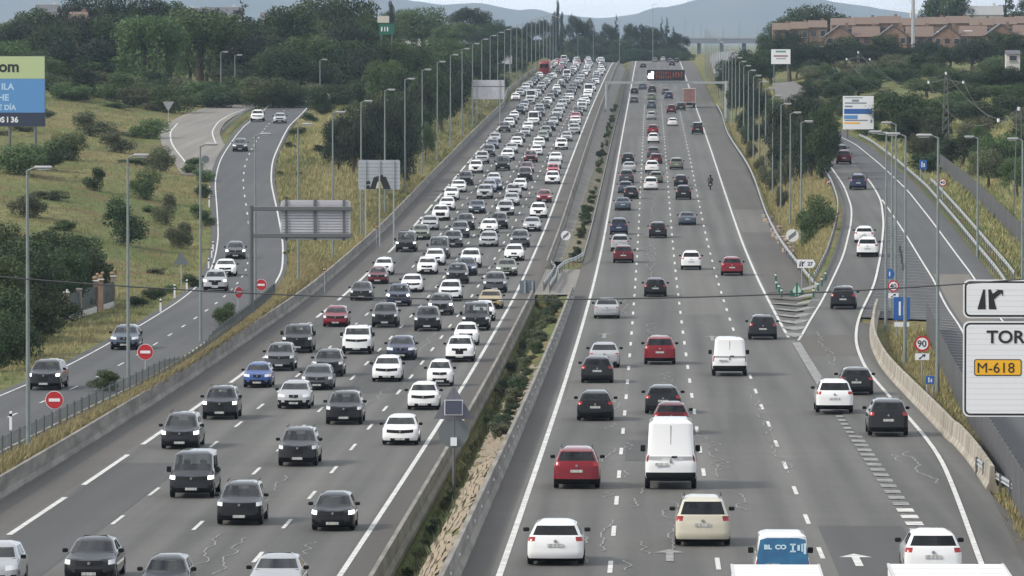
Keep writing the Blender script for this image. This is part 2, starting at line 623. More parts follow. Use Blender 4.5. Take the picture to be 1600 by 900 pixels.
def copy_tree(src, parent=None):
    c = src.copy()
    col.objects.link(c)
    c.parent = parent
    for ch in src.children:
        copy_tree(ch, c)
    return c


ORD = ['', 'first', 'second', 'third', 'fourth', 'fifth', 'sixth', 'seventh', 'eighth', 'ninth', 'tenth', 'eleventh', 'twelfth']


def ordw(n):
    if n < len(ORD):
        return ORD[n]
    return '%d%s' % (n, 'th' if 10 < n % 100 < 14 else {1: 'st', 2: 'nd', 3: 'rd'}.get(n % 10, 'th'))


ROWS = {}                                       # label bookkeeping: things of a row get their ordinal at the end


def in_row(o, key, sort, desc, cat, group, tail):
    ROWS.setdefault(key, []).append((sort, o, desc, tail))
    tag(o, None, cat, group)


def finish_rows():
    for key, L in ROWS.items():
        L.sort(key=lambda t: t[0])
        for i, (_, o, desc, tail) in enumerate(L):
            o['label'] = desc + (', ' + ordw(i + 1) + ' ' + tail if len(L) > 1 else '')


def lettering(text, size, m, parent, loc, rot=(R(90), 0, 0), bold=.0, align='LEFT', name='lettering', sx=1.0):
    cu = bpy.data.curves.new(name, 'FONT')
    cu.body = text
    cu.size = size
    cu.offset = bold
    cu.extrude = .004
    cu.align_x = align
    cu.resolution_u = 4
    cu.materials.append(m)
    tmp = bpy.data.objects.new(name, cu)
    me = bpy.data.meshes.new_from_object(tmp)
    bpy.data.objects.remove(tmp)
    bpy.data.curves.remove(cu)
    if not me.materials:
        me.materials.append(m)
    o = bpy.data.objects.new(name, me)
    col.objects.link(o)
    o.parent = parent
    o.location = [float(v) for v in loc]
    o.rotation_euler = rot
    o.scale = (sx, 1, 1)
    return o

# ================================================================== the setting: ground
gx = np.concatenate([[-5000, -1800, -1000, -600, -400, -300, -240, -200, -170], np.arange(-150, -62, 4.), np.arange(-62, -30, 1.), [-30, -29.2, -28.7, -28.4, -28.15, -28.0, -27.6], np.arange(-26, -12, 2.),
                     np.arange(-12, -4, .4), np.arange(-4, 8, 3.), np.arange(8, 13.3, 1.), [13.35, 13.6], np.arange(14, 46, 1.), np.arange(46, 150, 4.), [160, 180, 210, 260, 330, 450, 700, 1200, 2000, 5000]])
gy = np.concatenate([np.arange(-80, 100, 12.), np.arange(100, 1000, 4.), np.arange(1000, 2100, 10.), np.arange(2100, 3000, 60.), np.arange(3000, 12001, 500.), [16000, 22000, 30000]])
GX, GY = np.meshgrid(gx, gy)
GZ = terrain(GX, GY)
nx, ny = len(gx), len(gy)
idx = np.arange(nx * ny).reshape(ny, nx)
quads = np.stack([idx[:-1, :-1].ravel(), idx[:-1, 1:].ravel(), idx[1:, 1:].ravel(), idx[1:, :-1].ravel()], 1)


def ground_material():
    m = bpy.data.materials.new('field_ground')
    m.use_nodes = True
    nt = m.node_tree
    b = nt.nodes['Principled BSDF']
    b.inputs['Roughness'].default_value = .95
    b.inputs['Specular IOR Level'].default_value = .1
    ge = nt.nodes.new('ShaderNodeNewGeometry')

    def nz(scale, st, detail, lo, hi):
        mp = nt.nodes.new('ShaderNodeMapping')
        mp.inputs['Scale'].default_value = st
        nt.links.new(ge.outputs['Position'], mp.inputs['Vector'])
        n = nt.nodes.new('ShaderNodeTexNoise')
        n.inputs['Scale'].default_value = scale
        n.inputs['Detail'].default_value = detail
        nt.links.new(mp.outputs['Vector'], n.inputs['Vector'])
        r = nt.nodes.new('ShaderNodeMapRange')
        r.inputs['From Min'].default_value = lo
        r.inputs['From Max'].default_value = hi
        nt.links.new(n.outputs['Fac'], r.inputs['Value'])
        return r.outputs['Result']

    def mixc(f, a, bcol):
        mx = nt.nodes.new('ShaderNodeMix')
        mx.data_type = 'RGBA'
        nt.links.new(f, mx.inputs['Factor'])
        for k, s in (('A', a), ('B', bcol)):
            if isinstance(s, tuple):
                mx.inputs[k].default_value = (*s, 1)
            else:
                nt.links.new(s, mx.inputs[k])
        return mx.outputs['Result']
    c = mixc(nz(.05, (1, .5, 1), 5, .4, .6), (.115, .140, .050), (.20, .18, .08))
    c = mixc(nz(.22, (1, .6, 1), 4, .5, .68), c, (.16, .105, .06))
    c = mixc(nz(1.4, (1, 1, 1), 4, .45, .7), c, (.075, .085, .035))
    nt.links.new(c, b.inputs['Base Color'])
    n = nt.nodes.new('ShaderNodeTexNoise')
    n.inputs['Scale'].default_value = 1.2
    n.inputs['Detail'].default_value = 5
    nt.links.new(ge.outputs['Position'], n.inputs['Vector'])
    bp = nt.nodes.new('ShaderNodeBump')
    bp.inputs['Strength'].default_value = .8
    bp.inputs['Distance'].default_value = .4
    nt.links.new(n.outputs['Fac'], bp.inputs['Height'])
    nt.links.new(bp.outputs['Normal'], b.inputs['Normal'])
    return m


ground = obj('ground', np_mesh('ground', np.stack([GX.ravel(), GY.ravel(), GZ.ravel()], 1), quads, ground_material()))
ground.data.polygons.foreach_set('use_smooth', [True] * len(ground.data.polygons))
tag(ground, 'rough field and verge ground of dry and green grass', None, None, 'structure')


# ================================================================== roads
def strip(name, x0, x1, ys, zf, dz, m, parent=None, n=1):
    f0 = x0 if callable(x0) else (lambda Y: np.full_like(Y, x0))
    f1 = x1 if callable(x1) else (lambda Y: np.full_like(Y, x1))
    ys = np.asarray(ys, float)
    a, b = f0(ys), f1(ys)
    z = zf(ys) + dz
    V = []
    for k in range(n + 1):
        t = k / n
        V.append(np.stack([a * (1 - t) + b * t, ys, z], 1))
    V = np.stack(V, 1).reshape(-1, 3)
    i = np.arange(len(ys) * (n + 1)).reshape(len(ys), n + 1)
    q = np.stack([i[:-1, :-1].ravel(), i[:-1, 1:].ravel(), i[1:, 1:].ravel(), i[1:, :-1].ravel()], 1)
    return obj(name, np_mesh(name, V, q, m), parent)


YM = np.concatenate([np.arange(-60, 1000, 6.), np.arange(1000, 2300, 12.)])
road_r = strip('right_carriageway', RL[0] - .3, RL[4] + .3, YM, ZR, 0, M_ROAD, n=2)
tag(road_r, 'right carriageway of four lanes leading away from the camera', None, None, 'structure')
strip('shoulder', BARR_IN, RL[0] - .3, YM, ZR, 0, M_SHLD, road_r)
strip('shoulder', RL[4] + .3, 13.3, YM, ZR, 0, M_SHLD, road_r)
road_l = strip('left_carriageway', LL[4] - .3, LL[0] + .3, YM, ZL, 0, M_ROAD, n=2)
tag(road_l, 'left carriageway of four lanes leading towards the camera', None, None, 'structure')
strip('shoulder', LL[0] + .3, BARL_IN + .1, YM, ZL, 0, M_SHLD, road_l)
strip('shoulder', BARL_OUT - .1, LL[4] - .3, YM, ZL, 0, M_SHLD, road_l)
YSV = np.arange(100, 1000, 4.)
S_HW = 3.15
road_s = strip('service_road', lambda Y: S_C(Y) - S_HW - .5, lambda Y: S_C(Y) + S_HW + .35, YSV, ZS, .0, M_SERV, n=2)
tag(road_s, 'two lane service road left of the motorway', None, None, 'structure')
YPV = np.arange(318, 880, 4.)
road_p = strip('exit_ramp', lambda Y: np.where(Y < 372, 9.55, P_L(Y) - .9), lambda Y: P_R(Y) + np.where(Y < 405, 1.4, .1), YPV, ZP, .018, M_ROAD, n=2)
tag(road_p, 'single lane exit ramp curving off the right carriageway', None, None, 'structure')
exl = strip('exit_lane', 9.55, lambda Y: P_R(Y) + 1.4, np.arange(-60, 326, 4.), lambda Y: np.maximum(ZR(Y), ZP(Y)), .012, M_ROAD, road_r)
YOV = np.arange(230, 860, 4.)
road_o = strip('frontage_road', lambda Y: np.where(Y < 412, O_B(Y) - 2.0, P_R(Y) + .15), lambda Y: O_A(Y) + 1.6, YOV, ZP, .02, M_SIDE if False else M_SERV, n=2)
tag(road_o, 'frontage road with hatched paint right of the exit ramp', None, None, 'structure')

# junction of the small side road at the upper left
road_j = strip('side_road', lambda Y: np.minimum(J_C(Y) - 4.2, S_C(Y) - S_HW - .6), lambda Y: np.minimum(J_C(Y) + 3.6, S_C(Y) - S_HW - .5), np.arange(640, 905, 4.), ZS, -.005, M_SIDE, n=2)
tag(road_j, 'pale side road joining the service road at upper left', None, None, 'structure')


def ribbon(name, pts, w, m, parent, smooth=True):
    """flat painted line of width w through 3-D points"""
    P = np.array(pts, float)
    d = np.gradient(P[:, :2], axis=0)
    d /= np.linalg.norm(d, axis=1)[:, None] + 1e-9
    nrm = np.stack([-d[:, 1], d[:, 0]], 1) * w / 2
    V = np.concatenate([np.c_[P[:, :2] + nrm, P[:, 2]], np.c_[P[:, :2] - nrm, P[:, 2]]])
    k = len(P)
    q = np.array([(i, i + 1, k + i + 1, k + i) for i in range(k - 1)])
    return obj(name, np_mesh(name, V, q, m), parent)


def line_x(name, x, y0, y1, zf, w, m, parent, dz=.02, step=6.):
    ys = np.arange(y0, y1 + .01, step) if y1 - y0 > step else np.array([y0, y1])
    xs = x(ys) if callable(x) else np.full_like(ys, x)
    return ribbon(name, np.stack([xs, ys, zf(ys) + dz], 1), w, m, parent)


# solid edge lines
line_x('edge_line', RL[0], -60, 2200, ZR, .21, M_LINE, road_r, .014)
line_x('edge_line', RL[4], 382, 2200, ZR, .2, M_LINE, road_r, .014)
line_x('edge_line', LL[0], -60, 2200, ZL, .21, M_LINE, road_l, .014)
line_x('edge_line', P_R, -20, 660, lambda Y: np.maximum(ZP(Y), ZR(Y) * (Y < 400) + ZP(Y) * (Y >= 400)), .19, M_LINE, road_p, .05)
line_x('edge_line', P_L, 378, 720, ZP, .17, M_LINE, road_p, .05)
line_x('edge_line', O_B, 330, 600, ZP, .15, M_LINE, road_o, .045)
line_x('edge_line', O_A, 300, 820, ZP, .15, M_LINE, road_o, .045)
line_x('edge_line', lambda Y: S_C(Y) - S_HW + .1, 200, 900, ZS, .13, M_LINE, road_s, .02)
line_x('edge_line', lambda Y: S_C(Y) + S_HW - .05, 200, 900, ZS, .16, M_LINE, road_s, .02)
line_x('edge_line', lambda Y: np.minimum(J_C(Y) - 2.9, S_C(Y) - S_HW - .3), 645, 800, ZS, .2, M_LINE, road_j, .02)
line_x('edge_line', lambda Y: np.minimum(J_C(Y) + 2.6, S_C(Y) - S_HW - .6), 705, 880, ZS, .18, M_LINE, road_j, .02)


# broken lane lines: every dash is a piece of its own
def dashes(zf, x, y0, first, period, length, y1, parent, w=.16, m=None):
    y = first
    while y > y0:
        y -= period
    while y < y1:
        if y > y0:
            line_x('lane_dash', x, y, y + length, zf, w, m or M_LINE, parent, .015, step=length)
        y += period


yr = [on(ZR, 974, q)[1] for q in (838, 786, 742)]
yl = [on(ZL, 0, q)[1] for q in (743, 709)]
for i in (1, 2, 3):
    dashes(ZR, RL[i], 120, on(ZR, 970, 838)[1] + (.0, 0, 1.5, 6.5)[i], 17, 5.2, 1200, road_r)
    dashes(ZL, LL[i], 150, on(ZL, 450, 826)[1] + (0, 0, -1, 2)[i], 17, 5.0, 1200, road_l)
dashes(ZL, LL[4], 150, on(ZL, 12, 836)[1], 29.5, 21.5, 1250, road_l, w=.24)
dashes(ZS, S_C, 220, on(ZS, 112, 609)[1], 12.5, 3.6, 870, road_s, w=.13)
dashes(ZP, lambda Y: (P_R(Y) + O_A(Y)) / 2 - .2, 625, 630, 10, 3.5, 760, road_o, w=.14)
# wide worn line and block marks before the gore
line_x('gore_line', 9.5, 290, 377, ZR, .55, M_WORN, road_r, .045)
y = 120.
while y < 288:
    line_x('block_mark', 9.5, y, y + 1.9, ZR, .62, M_LINE if y < 215 else M_WORN, road_r, .03, step=1.9)
    y += 3.7
# gore hatching between the carriageway and the ramp
for k in range(8):
    y = 385 + k * 10.5
    xa, xb = RL[4] + .25, float(P_L(np.array([y])).item()) - .3
    if xb - xa < .3:
        continue
    pts = [(xa + (xb - xa) * t, y - 5 * (1 - abs(2 * t - 1)) + 3, float(ZR(y)) * (1 - t) + float(ZP(y)) * t + .06) for t in np.linspace(0, 1, 7)]
    ribbon('gore_stripe', pts, .85, M_WORN, road_p)
# hatched island between the ramp and the frontage road
y = 335.
while y < 590:
    xa = float(P_R(np.array([y])).item()) + .45 if y > 412 else float(O_B(np.array([y])).item()) - 1.7
    xb = float(O_B(np.array([y])).item()) - .2
    if xb - xa > .4:
        ribbon('hatch_stripe', [(xa, y + 1.5, float(ZP(y + 1.5)) + .05), (xb, y - 1.5, float(ZP(y - 1.5)) + .05)], .32, M_WORN, road_o)
    y += 4.2


# painted arrows
def arrow(px, py, zf, parent, m, L=5.5, both=False):
    p = on(zf, px, py)
    x, y = p[0], p[1]
    b = MB()
    def g(u, v):
        return (x + u, y + v, float(zf(y + v)) + .02)
    b.add([g(-.13, -L), g(.13, -L), g(.13, -1.6), g(-.13, -1.6)], [(0, 1, 2, 3)])
    b.add([g(-.55, -1.6), g(.55, -1.6), g(0, 0)], [(0, 1, 2)])
    return b.build('painted_arrow', m, parent)


arrow(1046, 859, ZR, road_r, M_WORN)
arrow(1334, 866, ZR, road_r, M_LINE)
arrow(945, 521, ZR, road_r, M_WORN, 8)
arrow(1026, 523, ZR, road_r, M_WORN, 8)
arrow(1112, 525, ZR, road_r, M_WORN, 8)
arrow(402, 212, ZS, road_s, M_WORN, 8)


# sealed cracks, wandering along the lanes
def crack(zf, parent, px0, py0, px1, py1, amp=.2, w=.06, seed=0):
    r = random.Random(seed)
    a, c = on(zf, px0, py0), on(zf, px1, py1)
    n = max(8, int(abs(c[1] - a[1]) / .6))
    nk = max(4, n // 4)
    kn = [r.uniform(-amp, amp) * 1.6 for _ in range(nk + 1)]
    ph = r.uniform(0, 6)
    pts = []
    for i in range(n + 1):
        t = i / n
        q = t * nk
        q0 = min(int(q), nk - 1)
        h = (1 - math.cos((q - q0) * math.pi)) / 2
        off = kn[q0] * (1 - h) + kn[q0 + 1] * h + .04 * math.sin(i * 1.9 + ph)
        x, y = a[0] + (c[0] - a[0]) * t + off * (0 < i < n), a[1] + (c[1] - a[1]) * t
        pts.append((x, y, float(zf(y)) + .018))
    ribbon('crack', pts, w, M_CRK, parent)


for k, a in enumerate([(950, 812, 940, 862), (905, 832, 916, 880), (1047, 785, 1049, 862), (1003, 772, 1008, 758), (984, 734, 986, 748), (986, 778, 985, 794),
                       (955, 700, 950, 725), (988, 690, 985, 702), (1115, 690, 1121, 745), (1092, 670, 1100, 690), (1000, 846, 1014, 866), (975, 876, 978, 892),
                       (960, 640, 972, 620), (945, 670, 960, 662), (1172, 605, 1232, 740), (1041, 582, 1045, 602), (1276, 515, 1310, 582), (1398, 695, 1466, 756),
                       (1395, 710, 1410, 722), (1020, 450, 1021, 300), (1012, 372, 1016, 420), (975, 465, 978, 490), (1016, 505, 1018, 520), (1145, 770, 1165, 798),
                       (1130, 720, 1126, 735), (948, 770, 945, 778)]):
    crack(ZR, road_r, *a, seed=k)
for k, a in enumerate([(345, 835, 308, 885), (385, 840, 332, 898), (492, 847, 468, 868), (445, 743, 418, 768), (605, 608, 562, 640),
                       (683, 512, 655, 550), (765, 395, 750, 415)]):
    crack(ZL, road_l, *a, seed=50 + k, amp=.2)

# repaired patches of slightly different asphalt
M_PT1 = asphalt('asphalt_patch_dark', (.062, .062, .062), (.075, .074, .072), .5)
M_PT2 = asphalt('asphalt_patch_pale', (.112, .108, .1), (.13, .124, .114), .5)
for zf, par, x0, x1, y0, y1, m in ((ZL, road_l, LL[4] + .2, LL[3] - .15, 120, 268, M_PT1), (ZL, road_l, LL[2] + .3, LL[1] - .2, 330, 372, M_PT1), (ZR, road_r, RL[3] + .3, RL[4] - .2, 120, 205, M_PT1), (ZR, road_r, RL[1] + .2, RL[2] - .2, 246, 262, M_PT1),
                                   (ZR, road_r, RL[2] + .3, RL[3] - .2, 420, 560, M_PT2), (ZR, road_r, RL[0] + .3, RL[1] - .3, 300, 345, M_PT2), (ZR, road_r, RL[4] + .4, 13.0, 600, 660, M_PT2), (ZL, road_l, LL[1] + .3, LL[0] - .3, 500, 570, M_PT2)):
    strip('road_patch', x0, x1, np.arange(y0, y1 + .1, (y1 - y0) / 8), zf, .008, m, par)
strip('road_patch', lambda Y: O_B(Y) + .3, lambda Y: O_A(Y) - .2, np.arange(330, 482, 8.), ZP, .03, asphalt('asphalt_patch_beige', (.13, .118, .10), (.15, .137, .118), .3), road_o)

# paved opening in the median
pm = strip('median_paving', BARL_IN + .12, BARR_IN - .02, np.arange(459, 514, 3.), lambda Y: np.maximum(ZL(Y), ZR(Y)), -.01, M_SIDE)
tag(pm, 'pale paved gap in the median between the carriageways', None, None, 'structure')


# pale concrete lining on the oncoming side of the far median
MXM = lambda Y: np.interp(Y, [515, 700, 900, 1600], [-8.3, -7.9, -7.5, -7.3])
M_EARTH = mat('median_earth', (.17, .14, .095), .95, c2=(.08, .085, .045), nscale=.5, coords='World', bump=.3)


def median_z(x, Y):
    """height of the far median's cross slope between the two carriageways"""
    t = np.clip((x - (BARL_IN + .45)) / (BARR_IN - .1 - BARL_IN - .45), 0, 1)
    return (ZL(Y) - .05) * (1 - t) + (ZR(Y) - .03) * t + .04


def slope(name, x0, x1, ys, m):
    V, n = [], len(ys)
    for q in ys:
        for xx_ in (x0(q), x1(q)):
            V.append((float(xx_), float(q), float(median_z(xx_, q))))
    return obj(name, np_mesh(name, np.array(V), np.array([(2 * k, 2 * k + 1, 2 * k + 3, 2 * k + 2) for k in range(n - 1)]), m))


ml = slope('median_lining', lambda Y: BARL_IN + .45, MXM, np.arange(530, 1650, 10.), mat('lining_concrete', (.24, .22, .19), .9, c2=(.15, .14, .125), nscale=.5, coords='World', bump=.2))
tag(ml, 'pale concrete lining strip in the far median', None, None, 'structure')
ms2 = slope('median_soil', MXM, lambda Y: BARR_IN - .1, np.arange(530, 1650, 10.), M_EARTH)
tag(ms2, 'bare tan earth strip in the far median', None, None, 'structure')
for q in np.arange(545, 1200, 9.):                      # raised joints between the lining slabs
    x1_ = float(MXM(q))
    MB().add([(BARL_IN + .5, q, float(median_z(BARL_IN + .5, q)) + .01), (BARL_IN + .5, q + .3, float(median_z(BARL_IN + .5, q + .3)) + .01), (x1_, q - 3.7, float(median_z(x1_, q - 3.7)) + .01), (x1_, q - 4.0, float(median_z(x1_, q - 4.0)) + .01)],
             [(0, 3, 2, 1)]).build('slab_joint', M_CONCD, ml)

# ================================================================== barriers and guard rails
def place_seg(me, name, parent, x0, y0, z0, x1, y1, z1):
    o = obj(name, me, parent)
    L = math.dist((x0, y0), (x1, y1))
    o.location = (float(x0), float(y0), float(z0))
    o.rotation_euler = (math.atan2(z1 - z0, L), 0, -math.atan2(x1 - x0, y1 - y0))
    return o


def jersey_mesh(L, h=.85, w=.5, topw=.16):
    prof = [(-w / 2, -.12), (-w / 2, .08), (-w / 2 + .12, .3), (-topw / 2, h), (topw / 2, h), (w / 2 - .12, .3), (w / 2, .08), (w / 2, -.12)]
    return MB().poly(prof, .015, L - .015)


def barrier(name, label, xf, zf, y0, y1, y_split, m, seg=6., h=.85, group=None):
    root = empty(name, (0, 0, 0))
    tag(root, label, 'barrier', group)
    me = jersey_mesh(seg, h).mesh('barrier_segment', m)
    y = y0
    far = MB()
    while y < y1:
        xa, xb = float(xf(y)), float(xf(y + seg))
        za, zb = float(zf(y)), float(zf(y + seg))
        if y < y_split:
            place_seg(me, 'barrier_segment', root, xa, y, za, xb, y + seg, zb)
            y += seg
        else:
            Ls = 20.
            xb, zb = float(xf(y + Ls)), float(zf(y + Ls))
            za = float(zf(y))
            for dx0, dx1, zz0, zz1 in ((-.25, -.08, -.1, h), (-.08, .08, h, h), (.08, .25, h, -.1)):
                far.add([(xa + dx0, y, za + zz0), (xa + dx1, y, za + zz1), (xb + dx1, y + Ls, zb + zz1), (xb + dx0, y + Ls, zb + zz0)], [(0, 1, 2, 3)])
            y += Ls
    if far.v:
        far.build('barrier_run', m, root)
    return root


def bar_out(y):
    return BARL_OUT - np.clip((y - 1080) / 120, 0, 1) * 2.2


barrier('concrete_barrier', 'long weathered concrete barrier along the left shoulder of the oncoming carriageway', bar_out, ZL, 150, 1500, 620, M_CONC, h=.92)
barrier('concrete_barrier', 'concrete barrier on the median side of the oncoming carriageway, near the camera', lambda y: BARL_IN, ZL, 140, 458, 460, M_CONC, h=.85)
barrier('concrete_barrier', 'concrete barrier on the median side of the oncoming carriageway, beyond the paved gap', lambda y: BARL_IN + .15, ZL, 516, 1650, 680, M_CONC, h=.8)
barrier('concrete_barrier', 'concrete barrier with reflectors along the outbound carriageway median edge', lambda y: BARR_IN, ZR, 120, 452, 460, M_CONC, h=.85)
refl = MB().box((.0, 0, 0), (.05, .07, .09)).mesh('reflector', mat('reflector_white', (.8, .8, .82), .3))
br = [o for o in bpy.data.objects if o.name.startswith('concrete_barrier') and 'reflectors' in o.get('label', '')][0]
y = 126.
while y < 452:
    o = obj('reflector', refl, br, (BARR_IN + .17, y, float(ZR(y)) + .62))
    y += 8.
# pale panelled barrier beside the ramp
PBX = lambda y: P_R(np.array([float(y)])).item() + 1.15 if y > 260 else P_R(np.array([float(y)])).item() + 1.25 + (260 - y) * .008
barrier('panelled_barrier', 'pale stained panelled concrete barrier along the exit ramp, lower right', lambda y: PBX(y), lambda y: ZP(y), 226, 424, 500, M_CONCB, seg=3., h=.95)

rail_prof = [(-.02, .48), (.05, .53), (.0, .60), (.0, .64), (.05, .71), (-.02, .78)]


def guardrail(name, label, pts, step=4., h=1.0, both=False):
    """pts: list of 3-D points on the ground; every post is its own part"""
    P = np.array(pts, float)
    s = np.concatenate([[0], np.cumsum(np.linalg.norm(np.diff(P, axis=0), axis=1))])
    root = empty(name, P[0])
    tag(root, label, 'guardrail', 'steel guardrails')
    n = max(2, int(s[-1] / step))
    S = np.linspace(0, s[-1], n + 1)
    Q = np.stack([np.interp(S, s, P[:, k]) for k in range(3)], 1)
    d = np.gradient(Q[:, :2], axis=0)
    d /= np.linalg.norm(d, axis=1)[:, None] + 1e-9
    nr = np.stack([-d[:, 1], d[:, 0]], 1)
    V, F = [], []
    k = len(rail_prof)
    for i in range(len(Q)):
        for (a, z) in rail_prof:
            V.append((Q[i, 0] + nr[i, 0] * a, Q[i, 1] + nr[i, 1] * a, Q[i, 2] + z))
    for i in range(len(Q) - 1):
        for j in range(k - 1):
            F.append((i * k + j, i * k + j + 1, (i + 1) * k + j + 1, (i + 1) * k + j))
    r = MB().add(V, F).build('rail', M_GALV, root)
    r.location = -P[0]
    if n <= 150:
        me = MB().box((0, 0, .33), (.1, .06, .86)).mesh('post', M_GREYM)
        for q in Q[::1]:
            obj('post', me, root, [float(v) for v in (q - P[0])])
    return root


def along(xf, zf, ys):
    return [(float(xf(y)), float(y), float(zf(y))) for y in ys]


guardrail('guardrail', 'steel guardrail along the right shoulder of the outbound carriageway', along(lambda y: 13.1 + .35 * math.sin(y / 55), ZR, np.arange(462, 1180, 12)), 6.)
guardrail('guardrail', 'short curved steel guardrail on the left edge of the exit ramp', along(lambda y: P_L(np.array([float(y)])).item() - 1.35, ZP, np.arange(462, 690, 8)))
guardrail('guardrail', 'bent steel guardrail continuing the panelled barrier at lower right', [(PBX(228) - .1, 236, float(ZP(236))), (PBX(228), 228, float(ZP(228))), (PBX(220) + .5, 218, float(ZP(218))), (PBX(210) + 1.4, 208, float(ZP(208))), (PBX(205) + 2.2, 195, float(ZP(195))), (PBX(205) + 2.6, 175, float(ZP(175)))])
guardrail('guardrail', 'double steel guardrail on the outer edge of the frontage road, roadside run', along(lambda y: O_A(np.array([float(y)])).item() + 2.0, ZP, np.arange(455, 800, 10)))
guardrail('guardrail', 'steel guardrail behind the outer guardrail of the frontage road', along(lambda y: O_A(np.array([float(y)])).item() + 3.0, lambda y: ZP(y) + .2, np.arange(462, 640, 10)))
zm = lambda y: np.maximum(ZL(y), ZR(y))
guardrail('guardrail', 'steel guardrail along the outbound median edge beyond the paved gap', along(lambda y: BARR_IN + .05, ZR, np.arange(532, 1300, 12)), 6.)
guardrail('guardrail', 'steel guardrail slanting across the median gap from the outbound side', [(BARR_IN + .05, 532, float(zm(532))), (BARR_IN - .6, 522, float(zm(522))), (BARR_IN - 1.5, 512, float(zm(512))), (BARR_IN - 1.9, 500, float(zm(500)))])
guardrail('guardrail', 'kinked steel guardrail in the middle of the median gap', [(BARL_IN + .5, 516, float(zm(516))), (BARL_IN + 1.1, 504, float(zm(504))), (BARL_IN + 1.05, 492, float(zm(492))), (BARL_IN + .85, 476, float(zm(476))), (BARL_IN + .8, 466, float(zm(466)))])
guardrail('guardrail', 'second steel guardrail beside the kinked one in the median gap', [(BARR_IN - 1.9, 500, float(zm(500))), (BARR_IN - 1.75, 484, float(zm(484))), (BARR_IN - 1.9, 470, float(zm(470))), (BARR_IN - 1.9, 462, float(zm(462)))])
guardrail('guardrail', 'guardrail beside the pale side road at upper left', [(float(S_C(np.array([q])).item()) - S_HW - 1.9, q, float(ZS(q))) for q in np.arange(745, 890, 12.)], 5.)

# ================================================================== vehicles
U = [0, .28, .55, .75, .9]


def ring(z, yF, yR, w, bF, bR):
    h = [(u * w, yF - bF * u * u) for u in U]
    ya, yb = yF - bF - .24, yR + bR + .2
    if ya < yb + .2:
        m_ = (ya + yb) / 2
        ya, yb = m_ + .1, m_ - .1
    h += [(.972 * w, yF - bF - .06), (w, ya)]
    h += [(w, ya + (yb - ya) * s) for s in (.13, .46, .50, .80)]
    h += [(w, yb), (.972 * w, yR + bR + .05)]
    h += [(u * w, yR + bR * u * u) for u in reversed(U)]
    full = h + [(-x, y) for x, y in h[-2:0:-1]]
    return [(x, y, z) for x, y in full]                     # 18 + 16 = 34 points, clockwise from the front centre


NR = 34


def seg_side(i):
    """ring segment i -> (index on the half ring, right = +1 / left = -1)"""
    return (i, 1) if i < 17 else (33 - i, -1)


CARS = {
    'hatchback': dict(L=4.2, W=1.79, H=1.47, zh=.80, zb=.96, cowl=1.0, rf=1.75, rr=.42, rg=.14, tail=(5, 6)),
    'small_car': dict(L=3.7, W=1.68, H=1.48, zh=.82, zb=.98, cowl=.8, rf=1.45, rr=.30, rg=.12, tail=(5, 6)),
    'micro_car': dict(L=2.7, W=1.56, H=1.55, zh=.86, zb=1.0, cowl=.45, rf=1.0, rr=.25, rg=.1, tail=(5,)),
    'saloon': dict(L=4.65, W=1.82, H=1.44, zh=.78, zb=.95, cowl=1.15, rf=1.95, rr=1.25, rg=.62, tail=(5,), deck=.2),
    'estate': dict(L=4.6, W=1.80, H=1.52, zh=.80, zb=.98, cowl=1.05, rf=1.85, rr=.34, rg=.14, tail=(5, 6), rails=1),
    'suv': dict(L=4.45, W=1.85, H=1.66, zh=.93, zb=1.09, cowl=1.05, rf=1.75, rr=.40, rg=.16, tail=(5, 6), z0=.19, clad=1, rails=1),
    'large_suv': dict(L=4.85, W=1.95, H=1.80, zh=1.02, zb=1.20, cowl=1.1, rf=1.75, rr=.28, rg=.14, tail=(4, 5), z0=.21, clad=1, rails=1, boxy=1),
    'people_carrier': dict(L=4.5, W=1.82, H=1.68, zh=.86, zb=1.04, cowl=.85, rf=1.7, rr=.32, rg=.12, tail=(5, 6), rails=1),
    'passenger_van': dict(L=4.95, W=1.92, H=1.98, zh=.98, zb=1.16, cowl=.7, rf=1.5, rr=.16, rg=.08, tail=(4, 5, 6), z0=.24, boxy=1),
    'panel_van': dict(L=5.9, W=2.0, H=2.65, zh=1.05, zb=1.28, cowl=.7, rf=1.5, rr=.10, rg=.06, tail=(5, 6, 7), z0=.32, boxy=1, cargo=1),
    'small_van': dict(L=4.9, W=1.95, H=2.25, zh=1.0, zb=1.2, cowl=.7, rf=1.5, rr=.10, rg=.06, tail=(4, 5, 6), z0=.28, boxy=1, cargo=1),
}


